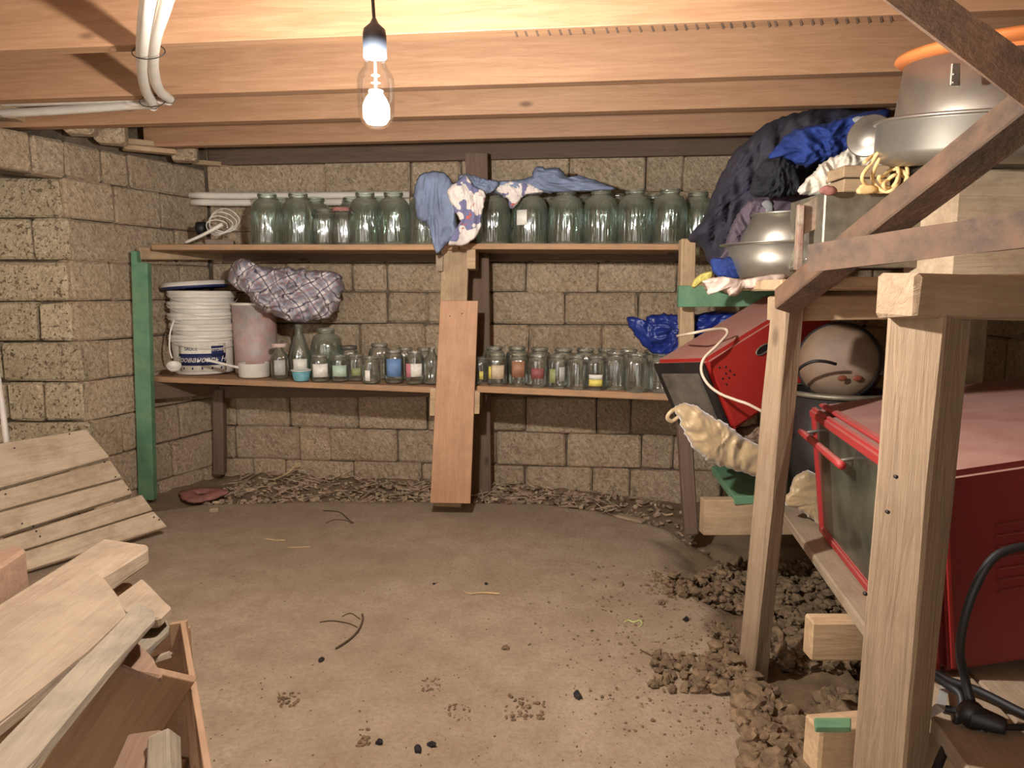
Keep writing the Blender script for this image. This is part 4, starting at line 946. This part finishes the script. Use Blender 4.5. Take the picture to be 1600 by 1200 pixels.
tag(puff('blue_plastic_bag', [(978, 498), (992, 495), (1004, 502), (1016, 492), (1045, 490), (1075, 492), (1120, 486), (1160, 488), (1180, 500), (1150, 515), (1100, 535), (1068, 555), (1040, 558), (1012, 545), (992, 525)], 3.12, .06, M_bluebag, wr=.015, fq=10, c=(1050, 515), seed=5), 'shiny blue plastic bag spilling over the jars at the rack end', 'bag')
tag(puff('brown_bundle', [(1100, 690), (1130, 672), (1180, 662), (1250, 655), (1300, 670), (1310, 715), (1230, 726), (1160, 722), (1110, 708)], 2.58, .11, M_tan, wr=.012, fq=14, c=(1205, 692)), 'brown woven bundle under the tilted red oven', 'cloth')
gc = puff('golden_curtain', [(1052, 640), (1066, 630), (1084, 632), (1104, 645), (1136, 664), (1165, 685), (1215, 712), (1220, 750), (1185, 746), (1150, 735), (1112, 722), (1086, 702), (1068, 675), (1062, 655)], 2.3, .05, M_gold, wr=.009, fq=6, c=(1130, 690), stretch=(1.5, 1, 1), a=.0004)
tag(gc, 'golden satin cloth spilling off the low deck left of the post', 'cloth')
pts = [P(1066, 636, 2.28), P(1050, 642, 2.26), P(1043, 652, 2.26), P(1050, 658, 2.27), P(1062, 650, 2.28), P(1078, 646, 2.29)]
tube('rolled_hem', pts, .007, M_gold, gc, n=5)
tag(puff('golden_cloth', [(1226, 776), (1234, 768), (1240, 748), (1256, 736), (1276, 740), (1300, 760), (1310, 830), (1290, 838), (1270, 812), (1245, 796), (1230, 790)], 2.24, .03, M_gold, wr=.006, fq=7, c=(1268, 785)), 'golden cloth trapped under the corner of the large red oven', 'cloth')
# dark tub with vacuum cleaner head
tx = P(1322, 615, 2.32); tcn = V((tx.x, 2.38, LZ + .006)); th_ = tx.z - tcn.z
tu = thing('dark_tub', 'dark enamel tub behind the large red oven', 'tub', tcn)
lathe('tub_body', [(0, .004), (.13, .004), (.14, .01), (.165, th_), (.16, th_), (.135, .015), (0, .01)], T(tcn), M_blackmetal, tu, 40)
lathe('rim', [(.163, th_ - .01), (.174, th_ - .008), (.178, th_), (.172, th_ + .009), (.16, th_ + .004)], T(tcn), M_galv, tu, 40)
vc = P(1312, 566, 2.36)
Mv = T(vc) @ Matrix.Rotation(-.62, 4, 'Z') @ Matrix.Rotation(math.pi / 2 - .15, 4, 'X')
va = thing('vacuum_cleaner', 'dusty brown round vacuum cleaner sitting in the dark tub', 'vacuum cleaner', M=T(vc))
lathe('drum', [(0, .10), (.05, .098), (.09, .085), (.118, .06), (.128, .03), (.13, 0), (.13, -.05), (.12, -.08), (0, -.09)], Mv, M_tan, va, 40)
lathe('seam_band', [(.122, .045), (.131, .043), (.134, .02), (.128, .02)], Mv, M_blackmetal, va, 40)
for px in (1316, 1340):
    lathe('orange_vent', [(0, .003), (.010, .002), (.012, 0), (0, -.002)], T(P(px, 591, 2.235)) @ Matrix.Rotation(math.pi / 2, 4, 'X') @ Matrix.Diagonal((1.3, .8, 1, 1)), M_orangev, va, 16)
tube('carry_strap', [P(1243, 592, 2.3), P(1250, 575, 2.24), P(1270, 565, 2.2), P(1290, 565, 2.19), P(1306, 569, 2.2)], .005, M_black, va, n=5)
hp = [P(1322, 519, 2.34), P(1346, 530, 2.30), P(1364, 552, 2.28), P(1374, 585, 2.28)]
cp_ = cr(hp, 9)
for i, q in enumerate(cp_[:-1]):
    t = (cp_[i + 1] - q).normalized(); Mr = frame(q, V((0, 1, 0)), t)
    lathe('hose_ring', [(.015, -.003), (.023, -.002), (.023, .002), (.015, .003)], Mr, M_greymetal, va, 18)
tube('hose', hp, .0165, M_black, va, n=6, seg=12)

# ------------------------------------------------------------------ large red oven
c_bl = Z(1286, 832, LZ + .004); c_fl = Z(1462, 1056, LZ + .004)
zt = P(1265, 631, c_bl.y).z; hO = zt - LZ - .004
E = c_fl - c_bl; E.z = 0; rt = V((-E.y, E.x, 0)).normalized()
if rt.x < 0: rt = -rt
rt = V((1, .06, 0)).normalized()
oc = Matrix.Translation(c_bl)
ta = .13; Eh = E.normalized(); zz = V((0, 0, 1)); UO = (zz * math.cos(ta) - rt * math.sin(ta)).normalized(); rt = (rt * math.cos(ta) + zz * math.sin(ta)).normalized()
c_bl = c_bl + V((.012, 0, 0))
wO = .62
ro = thing('large_red_oven', 'large dusty red oven with glass door standing on the low deck', 'oven', M=oc)
obox('casing', c_bl + UO * hO, UO * -hO, rt * wO, E, M_ovendark, ro, .012)
nl = V((-abs(E.y), E.x if E.x < 0 else -E.x, 0)); nl = E.cross(UO).normalized()
if nl.x > 0: nl = -nl
Lh = E.normalized(); LE = E.length
Q = c_bl + V((0, 0, 0)) + nl * .002
def dq(s, z_, o_=0): return c_bl + E * s + UO * (hO * z_) + nl * o_
obox('door_glass', dq(.03, .93, .002), UO * (-hO * .86), E * .94, nl * .012, M_ovenglass, ro, .002)
for s0, s1 in ((0, .03), (.96, 1.0)): obox('door_frame', dq(s0, .99, .001), UO * (-hO * .98), E * (s1 - s0), nl * .022, M_redframe, ro, .006)
obox('door_frame', dq(0, .99, .001), UO * (-hO * .085), E, nl * .026, M_redframe, ro, .008)
obox('door_frame', dq(0, .075, .001), UO * (-hO * .07), E, nl * .022, M_redframe, ro, .006)
hs0, hs1, hz = -.02, .50, .80
tube('handle', [dq(hs0, hz, .05), dq((hs0 + hs1) / 2, hz, .05), dq(hs1, hz, .05)], .011, M_redframe, ro, n=3, seg=14)
for s in (.03, .46): tube('handle_bracket', [dq(s, hz + .02, .0), dq(s, hz + .01, .05)], .005, M_greymetal, ro, n=2)
obox('top_lip', c_bl + UO * (hO + .008) + E * .02, V((0, 0, -.01)), rt * .012 + V((.01, 0, 0)), E * .96, M_redframe, ro, .003)
fz = c_fl + V((0, 0, 0))
for k in range(7):
    q = fz + rt * .13 + UO * (hO * (.72 - k * .055)) + V((0, -.001, 0))
    obox('louvre', q, V((0, 0, -.007)), rt * .13, V((0, -.005, 0)), M_ovendark, ro, .002)
obox('corner_flange', fz + rt * .03 + UO * (hO * .97) + V((0, -.002, 0)), UO * (-hO * .94), rt * .008, V((0, -.004, 0)), M_redframe, ro, .001)

tag(bar('wood_wedge', c_fl + V((.5, .12, .03)), c_fl + V((.52, .7, .03)), .1, .055, M_old), 'wood packing under the far end of the large red oven', 'timber')

# ------------------------------------------------------------------ cables and tape at lower right
def cable(name, pts, r_, lab): return tag(tube(name, pts, r_, M_black, n=7, seg=8), lab, 'cable')
cable('power_cable', [P(1640, 850, 1.14), P(1580, 858, 1.14), P(1545, 880, 1.14), P(1515, 940, 1.14), P(1500, 1010, 1.15), P(1508, 1060, 1.16), P(1522, 1110, 1.14), P(1545, 1165, 1.11), P(1575, 1230, 1.06)], .0075, 'black cable hanging in a loop in front of the large red oven')
cable('power_cable', [Z(1440, 1040, LZ + .03), Z(1480, 1062, LZ + .02), Z(1530, 1080, LZ + .018), Z(1600, 1115, LZ + .012), Z(1660, 1140, LZ + .012)], .008, 'thick black cable lying across the low deck boards')
cable('power_cable', [P(1450, 1240, 1.06), P(1470, 1185, 1.1), P(1490, 1140, 1.14), P(1502, 1110, 1.16), P(1500, 1085, 1.18), P(1480, 1070, 1.2), P(1450, 1050, 1.22)], .0075, 'black cable bending down beside the near post')
cable('thin_cable', [Z(1470, 1105, LZ + .01), Z(1500, 1112, LZ + .01), Z(1530, 1120, LZ + .01), Z(1560, 1135, LZ + .012), Z(1620, 1136, LZ + .012)], .006, 'thin black cable running from the plug to the right')
pa, pb = Z(1520, 1118, LZ + .02), Z(1572, 1136, LZ + .02)
sk = thing('cable_socket', 'black rubber cable socket lying on the low deck boards', 'socket', (pa + pb) / 2)
tube('socket_body', [pa, pa.lerp(pb, .3), pa.lerp(pb, .8), pb], .019, M_black, sk, n=4, seg=14, rfun=lambda t: 1.15 - .5 * t)
tube('plug_ring', [Z(1516, 1112, LZ + .025), Z(1522, 1122, LZ + .025)], .022, M_blackmetal, sk, n=2, seg=14)
tag(slab('tape_strip', [Z(1472, 1062, LZ + .012), Z(1484, 1064, LZ + .012), Z(1476, 1110, LZ + .03), Z(1448, 1124, LZ + .01), Z(1444, 1108, LZ + .008), Z(1462, 1100, LZ + .03)], V((0, 0, -.001)), M_strip, None, 0), 'silvery strip of tape stuck on the low deck near the post', 'tape')

# ------------------------------------------------------------------ board panel leaning on the left
pn_ = thing('board_panel', 'panel of five weathered boards leaning against the stone pier', 'panel', (-1.9, 2.8, 0))
g1, g2 = V((-1.50, 2.86, .0)), V((-2.02, 2.60, .0))       # not used directly: corners come from the photo
ends = [((135, 670), (172, 713)), ((173, 718), (191, 745)), ((192, 748), (208, 770)), ((222, 772), (239, 796)), ((240, 798), (262, 822))]
lefts = [((-60, 702), (-60, 778)), ((-60, 783), (-60, 812)), ((-60, 816), (-60, 856)), ((-60, 862), (-60, 888)), ((-60, 892), (-60, 922))]
n0, n1, n2 = Z(262, 822, .05), P(135, 670, 3.02), Z(0, 892, .045)
npl = (n1 - n0).cross(n2 - n0).normalized()
if npl.z < 0: npl = -npl
for (a, b), (c, d) in zip(ends, lefts):
    pts = [PL(c[0], c[1], n0, npl), PL(a[0], a[1], n0, npl), PL(b[0], b[1], n0, npl), PL(d[0], d[1], n0, npl)]
    slab('board', pts, -npl * .028, M_pallet, pn_, .004)
for f in (.2, .85):
    a_ = PL(135, 680, n0, npl).lerp(PL(-60, 710, n0, npl), f); b_ = PL(255, 818, n0, npl).lerp(PL(-60, 915, n0, npl), f)
    bar('batten', a_ - npl * .045, b_ - npl * .045, .08, .03, M_old, pn_, up=npl)

for px, py in ((108, 678), (22, 700), (163, 722), (180, 745), (200, 765), (232, 785), (248, 812), (240, 808), (52, 822), (56, 830), (62, 838), (34, 818), (8, 772)):
    q = PL(px, py, n0, npl); lathe('nail', [(0, -.002), (.0045, -.002), (.004, .0008), (0, .001)], frame(q, V((1, 0, 0)), npl), M_black, pn_, 8)
# ------------------------------------------------------------------ wood pile in the crate, lower left
cr_ = thing('plywood_crate', 'plywood crate holding offcuts in the lower left corner', 'crate', (-.7, 1.0, 0))
pA_, pB_ = Z(172, 1036, .47), Z(304, 1066, .38)
_n = (pB_ - pA_).cross(V((0, .22, -1)))
pC_, pD_ = PL(205, 1215, pA_, _n), PL(30, 1250, pA_, _n)
slab('divider', [pA_, pB_, pC_, pD_], V((0.0, .012, .004)), M_ply, cr_, .001, grain=pC_ - pB_)
rA, rB = Z(291, 968, .36), Z(300, 1018, .37)
rC = Z(336, 1225, .40)
slab('side_panel', [Z(290, 972, .34), Z(336, 1225, .38), V((Z(336, 1225, .38).x, Z(336, 1225, .38).y, 0)), V((Z(290, 972, .34).x, Z(290, 972, .34).y, 0))], V((-.012, 0, 0)), M_ply, cr_, .001)
fb = Z(290, 972, .34)
slab('end_panel', [fb, Z(264, 976, .34), V((Z(264, 976, .34).x, fb.y, 0)), V((fb.x, fb.y, 0))], V((0, .012, 0)), M_ply, cr_, .001)
slab('end_panel', [fb + V((0, .01, -.02)), fb + V((-.62, .06, -.02)), fb + V((-.62, .06, -fb.z)), fb + V((0, .01, -fb.z))], V((0, .012, 0)), M_ply, cr_, .001)
boxat('bottom_panel', (fb.x - .32, fb.y - .32, .02), (.62, .62, .015), M_ply, cr_)
def pb_(name, px, z, t, mat, lab, grain=None, cat='board', ztilt=None):
    pts = [Z(x_, y_, z) for x_, y_ in px]
    return tag(slab(name, pts, V((0, 0, -t)), mat, None, .004, grain=grain), lab, cat, 'offcuts in the pile')
gdir = Z(200, 900, .5) - Z(0, 1050, .5)
pb_('thick_board', [(-260, 1105), (163, 841), (231, 851), (231, 858), (162, 903), (-260, 1190)], .50, .035, M_pale, 'thick pale board end at the back of the wood pile', gdir)
pb_('wide_board', [(-260, 1113), (142, 886), (163, 905), (183, 930), (197, 957), (140, 1015), (60, 1080), (-260, 1338)], .525, .018, M_pale, 'widest pale smooth board on top of the wood pile', gdir)
pb_('spotted_board', [(-60, 1215), (0, 1168), (145, 1012), (215, 938), (240, 950), (242, 965), (170, 1045), (60, 1180), (0, 1250), (-60, 1300)], .52, .013, M_grey, 'grey-spotted board with rounded end on the near side of the pile', Z(215, 938, .5) - Z(0, 1168, .5))
pb_('short_board', [(170, 940), (222, 902), (234, 916), (268, 947), (250, 965), (210, 968)], .485, .02, M_pale, 'short splintered board end below the wide board', gdir)
pb_('grey_offcut', [(200, 985), (255, 962), (262, 968), (264, 982), (232, 1014), (212, 1030), (190, 1010)], .45, .014, M_grey, 'grey rounded offcut poking out under the spotted board', gdir)
pb_('split_offcut', [(176, 1034), (214, 998), (240, 1030), (254, 1052), (250, 1057), (215, 1048)], .46, .014, M_red, 'reddish split offcut leaning behind the crate divider', Z(214, 998, .4) - Z(176, 1034, .4))
tag(bar('light_stick', Z(232, 1034, .40), Z(269, 1022, .40), .012, .012, M_pale), 'thin light stick between the offcut and the crate side', 'stick')
tag(bar('dark_block', V((Z(240, 900, .4).x - .02, 1.42, .2)), V((Z(240, 900, .4).x - .02, 1.42, .43)), .05, .06, M_old, up=V((1, 0, 0))), 'upright offcut under the back board of the pile', 'timber')
tag(bar('pale_timber', P(256, 1150, .98), P(258, 1260, .90), .035, .04, M_grey, up=V((0, -1, .5))), 'pale mossy timber end inside the crate', 'timber')
tag(bar('bark_timber', P(232, 1155, 1.0), P(190, 1260, .9), .05, .04, M_red, up=V((0, -1, .5))), 'dark bark-edged timber inside the crate beside the pale one', 'timber')
tag(slab('wood_chip', [Z(298, 1205, .2), Z(314, 1176, .2), Z(321, 1188, .2), Z(322, 1215, .2)], V((0, 0, -.02)), M_pale, None), 'pale broken wood chip in the corner of the crate', 'chip')
# log or brick at far left
lg = [Z(-50, 870, .56), Z(30, 850, .56), Z(41, 857, .56), Z(0, 885, .56), Z(-50, 905, .56)]
tag(slab('red_block', lg, V((0, 0, -.11)), M_red, None, .006), 'rough reddish wood block at the far left edge on the pile', 'block')
# hidden core of the pile: short stacked boards that carry the upper ones
for k in range(5):
    c = V((-.98 + .02 * k, 1.12 + .02 * (k % 2), .07 + k * .088)); a_ = .5 + .25 * k
    bar('filler_board', c - V((math.cos(a_), math.sin(a_), 0)) * .22, c + V((math.cos(a_), math.sin(a_), 0)) * .2, .14, .08, M_old, cr_)

# ------------------------------------------------------------------ soil clods, litter, twigs, pebbles
import numpy as np
def rock_var(sub, k):
    b = bmesh.new(); bmesh.ops.create_icosphere(b, subdivisions=sub, radius=1); rr = random.Random(k * 7 + sub); o_ = k * 9.7
    vs = []
    for v in b.verts:
        q = 1 + .5 * noise.noise(v.co * 1.6 + V((o_, 0, 0))) + .3 * noise.noise(v.co * 4.5 + V((o_, 3, 0))) + rr.uniform(-.1, .1)
        vs.append(tuple(v.co * q))
    b.verts.index_update(); f = [[v.index for v in x.verts] for x in b.faces]; b.free()
    return np.array(vs), np.array(f)
RV = {sb: [rock_var(sb, k) for k in range(14)] for sb in (1, 2, 3)}
class Soup:
    def __init__(self): self.v = []; self.f = []; self.n = 0
    def add(self, v, f): self.v.append(v); self.f.append(f + self.n); self.n += len(v)
    def mesh(self, name):
        v = np.concatenate(self.v); me_ = bpy.data.meshes.new(name); F_ = []
        for f in self.f: F_ += f.tolist()
        me_.from_pydata(v.tolist(), [], F_); return me_
def rock_into(sp__, c, s, sub=1):
    v, f = RV[sub][random.randrange(14)]
    sx, sy, sz = s * random.uniform(.7, 1.2), s * random.uniform(.7, 1.2), s * random.uniform(.55, .9)
    a, b = random.uniform(0, 6.3), random.uniform(0, 6.3); ca, sa, cb, sb = math.cos(a), math.sin(a), math.cos(b), math.sin(b)
    w_ = v @ np.array([[cb, 0, sb], [0, 1, 0], [-sb, 0, cb]]) * np.array([sx, sy, sz])
    w_ = w_ @ np.array([[ca, sa, 0], [-sa, ca, 0], [0, 0, 1]]) + np.array(c[:])
    sp__.add(w_, f)
bm = Soup(); random.seed(11)
def scatter(n, x0, x1, y0, y1, s0, s1, cond=None, lift=.25, pile=0):
    for _ in range(n):
        px, py = random.uniform(x0, x1), random.uniform(y0, y1)
        if cond and not cond(px, py): continue
        q = Z(px, py, 0)
        s = s0 + (s1 - s0) * random.random() ** 2.2
        if not (-1.5 < q.x < 1.9 and q.y < 3.4): continue
        rock_into(bm, V((q.x, q.y, fh(q.x, q.y) + s * lift + random.random() * pile)), s, 1 if s < .022 else 2)
scatter(800, 1040, 1175, 855, 935, .004, .022, lambda x, y: y > 935 - (x - 1010) * .62, pile=.03)
scatter(120, 1010, 1110, 890, 930, .004, .012)
scatter(600, 1085, 1185, 970, 1085, .004, .022, lambda x, y: x > 1180 - (y - 950) * .85 or y < 1000 and x > 1110, pile=.025)
scatter(300, 1015, 1180, 1025, 1085, .004, .018, pile=.012)
scatter(1100, 1185, 1335, 850, 1015, .005, .026, pile=.03)
scatter(900, 1190, 1335, 1020, 1130, .005, .028, lambda x, y: y > 1105 - (x - 1190) * .3, pile=.03)
scatter(1100, 1140, 1330, 1080, 1215, .004, .03, lambda x, y: x > 1150 + (y - 1080) * .12, pile=.03)
scatter(700, 820, 1165, 880, 1010, .002, .007, lambda x, y: random.random() < (x - 780) / 380)
scatter(420, 860, 1160, 1010, 1150, .002, .006, lambda x, y: random.random() < (x - 800) / 380)
scatter(60, 790, 850, 1085, 1125, .003, .008); scatter(35, 435, 468, 1085, 1108, .003, .007); scatter(45, 660, 690, 1060, 1085, .002, .006); scatter(30, 700, 735, 1100, 1125, .002, .006); scatter(35, 560, 578, 1140, 1165, .003, .007)
scatter(500, 300, 1150, 800, 1200, .001, .0035)
o = link('soil_clods', bm.mesh('soil_clods'), Matrix(), None, M_soil); tag(o, 'clods and crumbs of dug brown soil heaped around the rack posts', 'soil', kind='stuff')
# big lumps one could pick up
for px, py, s, lb_ in ((1245, 1135, .055, 'biggest angular soil lump below the middle post'), (1300, 1080, .045, 'crumbly ochre lump speckled with gravel near the near post'), (1190, 1110, .04, 'rounded soil lump at the foot of the middle post'), (1102, 895, .03, 'pale rounded stone in the soil heap left of the middle post')):
    q = Z(px, py, 0); b2m = Soup(); rock_into(b2m, V(), s, 3)
    tag(link('soil_lump', b2m.mesh('rock'), T(q.x, q.y, fh(q.x, q.y) + s * .45), None, M_soil), lb_, 'lump')
# litter strip along the wall
bm = Soup(); random.seed(5)
def chip_into(bm, c, sx, sy, sz):
    Mx = Matrix.Translation(c) @ Matrix.Rotation(random.uniform(0, 6.3), 4, 'Z') @ Matrix.Rotation(random.uniform(-.5, .5), 4, 'X') @ Matrix.Rotation(random.uniform(-.4, .4), 4, 'Y')
    vs = [Mx @ V((x_ * sx * random.uniform(.6, 1.2), y_ * sy * random.uniform(.6, 1.2), z_ * sz)) for x_ in (-.5, .5) for y_ in (-.5, .5) for z_ in (-.5, .5)]
    bm.add(np.array([v[:] for v in vs]), np.array([(0, 1, 3, 2), (4, 6, 7, 5), (0, 4, 5, 1), (2, 3, 7, 6), (0, 2, 6, 4), (1, 5, 7, 3)]))
for _ in range(900):
    x = random.uniform(-1.55, .85); yw = (CORN + Db * (x - CORN.x)).y; ye = yedge(x)
    y = ye + .03 + (yw - ye - .06) * random.random() ** 1.3
    if y > yw - .02 or y < ye: continue
    chip_into(bm, V((x, y, fh(x, y) + random.uniform(.002, .025))), random.uniform(.008, .05), random.uniform(.006, .025), random.uniform(.002, .012))
for _ in range(150):
    x = random.uniform(-1.5, .6); yw = (CORN + Db * (x - CORN.x)).y; y = random.uniform(yedge(x) + .06, yw - .06)
    if y < yw - .05: chip_into(bm, V((x, y, fh(x, y) + random.uniform(.02, .045))), random.uniform(.06, .16), .004, .004)
for _ in range(260):
    x = random.uniform(-1.55, .8); yw = (CORN + Db * (x - CORN.x)).y; y = random.uniform(yedge(x) + .02, yw - .03)
    rock_into(bm, V((x, y, fh(x, y) + .004)), random.uniform(.005, .016))
o = link('wall_litter', bm.mesh('wall_litter'), Matrix(), None, M_litter); tag(o, 'strip of wood chips, stones and dust along the foot of the back wall', 'litter', kind='stuff')
def on(px, py, z=.004):
    q = Z(px, py, 0)
    for _ in range(3): q = Z(px, py, fh(q.x, q.y) + z)
    return q
def twig(pxs, r_, mat, lb_, cat='twig'): return tag(tube('twig', [on(a, b, r_ * 1.2) for a, b in pxs], r_, mat, n=4, seg=6), lb_, cat)
twig([(525, 1013), (545, 1000), (560, 985), (567, 968), (566, 960)], .0035, M_twig, 'thickest curved dark twig on the open floor')
twig([(500, 972), (520, 970), (545, 974), (558, 980)], .0018, M_twig, 'fine twig branching left from the curved one')
twig([(535, 963), (548, 958), (562, 967)], .0016, M_twig, 'short fine twig above the curved one')
twig([(505, 798), (530, 800), (545, 812), (552, 817)], .0025, M_twig, 'dark twig on the floor near the back edge')
twig([(510, 817), (522, 812), (540, 813), (550, 818)], .002, M_twig, 'dark looped twig just below the back twig')
twig([(735, 928), (755, 926), (781, 928)], .0035, M_straw, 'pale forked straw lying in mid floor')
twig([(720, 920), (728, 926), (738, 927)], .0018, M_straw, 'thin fork of the pale straw in mid floor')
twig([(415, 842), (430, 844), (445, 844)], .003, M_straw, 'short pale splinter on the floor at left')
twig([(450, 855), (470, 855), (485, 854)], .002, M_straw, 'thin pale splinter below the first one at left')
twig([(1000, 1015), (1020, 1025), (1045, 1033)], .0022, M_twig, 'dark twig left of the soil heap foot')
twig([(452, 735), (460, 715), (470, 695)], .004, M_straw, 'pale stalk standing slanted out of the wall litter')
tag(tube('stalk', [on(424, 750, .01), P(445, 742, 3.75), P(462, 728, 3.78), P(470, 722, 3.8)], .004, M_straw, n=4), 'bent pale stalk leaning over the wall litter', 'stalk')
for px, py, s, m_, lb_ in ((502, 1031, .010, M_coal, 'black crumb lower left of the curved twig'), (593, 1160, .010, M_coal, 'leftmost of the three black pebbles at the bottom'), (653, 1170, .012, M_coal, 'largest of the three black pebbles at the bottom'), (674, 1163, .011, M_coal, 'rightmost of the three black pebbles at the bottom'),
                           (903, 1087, .013, M_coal, 'dark nut-like pebble left of the soil heap'), (1033, 942, .014, M_soil, 'brown clod alone on the floor at right'), (971, 913, .012, M_soil, 'small brown clod on the open floor'), (790, 1012, .010, M_soil, 'small round clod beside a thin root'),
                           (678, 912, .007, M_coal, 'tiny dark crumb in the middle of the floor'), (760, 912, .006, M_coal, 'tiny black crumb above the pale forked straw'), (1072, 968, .012, M_coal, 'dark stone among crumbs at right')):
    q = on(px, py, s * .35); b2m = Soup(); rock_into(b2m, V(), s, 2)
    tag(link('pebble', b2m.mesh('rock'), T(q), None, m_), lb_, 'pebble')
q = on(334, 797, .01); tag(boxat('pale_stone', q, (.045, .035, .022), M_pale, rz=.4, bev=.006), 'small pale cube-like chip on the floor at the left back', 'stone')
q = on(985, 810, .01); tag(bar('wood_offcut', on(966, 805, .01), on(1006, 815, .01), .04, .016, M_pale), 'flat pale wood offcut on the back edge of the earth floor', 'offcut')
q = on(720, 772, .012)
for k, (a, b, c, d) in enumerate(((844, 784, 866, 786), (782, 783, 795, 785), (822, 784, 836, 785), (1000, 785, 1020, 781), (880, 775, 900, 770))):
    tag(bar('brick_chip', on(a, b, .012), on(c, d, .012), .035, .02, M_red if k < 2 else M_litter), ['orange brick chip at the back edge right of the plank', 'small orange chip nearest the plank foot', 'thin brown chip between the two orange ones', 'grey-brown flake before the right end of the wall', 'brown flake lying in the wall litter'][k], 'chip')
rd = thing('red_plate', 'dusty pinkish-red plastic disc with holes lying in the left corner', 'plate', on(318, 775, .012))
bmr = bmesh.new(); c_ = on(316, 774, .03)
ring = []
for k in range(28):
    a = 2 * math.pi * k / 28; rr = 1 + .12 * math.sin(3 * a) + .05 * math.sin(7 * a)
    ring.append([bmr.verts.new((math.cos(a) * .12 * rr * f, math.sin(a) * .085 * rr * f, h_)) for f, h_ in ((1, 0), (.96, .012), (.55, .02), (.22, .012), (.2, 0))])
for k in range(28):
    for j_ in range(5): bmr.faces.new((ring[k][j_], ring[(k + 1) % 28][j_], ring[(k + 1) % 28][(j_ + 1) % 5], ring[k][(j_ + 1) % 5]))
link('disc', mesh_from(bmr, 'disc', True), T(c_) @ Matrix.Rotation(.12, 4, 'X'), rd, M_redbit)
lm_ = on(988, 972, .001); tag(tube('chalk_squiggle', [on(976, 972, .002), on(982, 969, .002), on(990, 972, .002), on(1000, 969, .002), on(1003, 976, .002), on(997, 980, .002)], .0022, plain('yellow_green_line', (196, 204, 130), .8), n=4, seg=5), 'faint yellow-green squiggle of thread on the floor', 'thread')
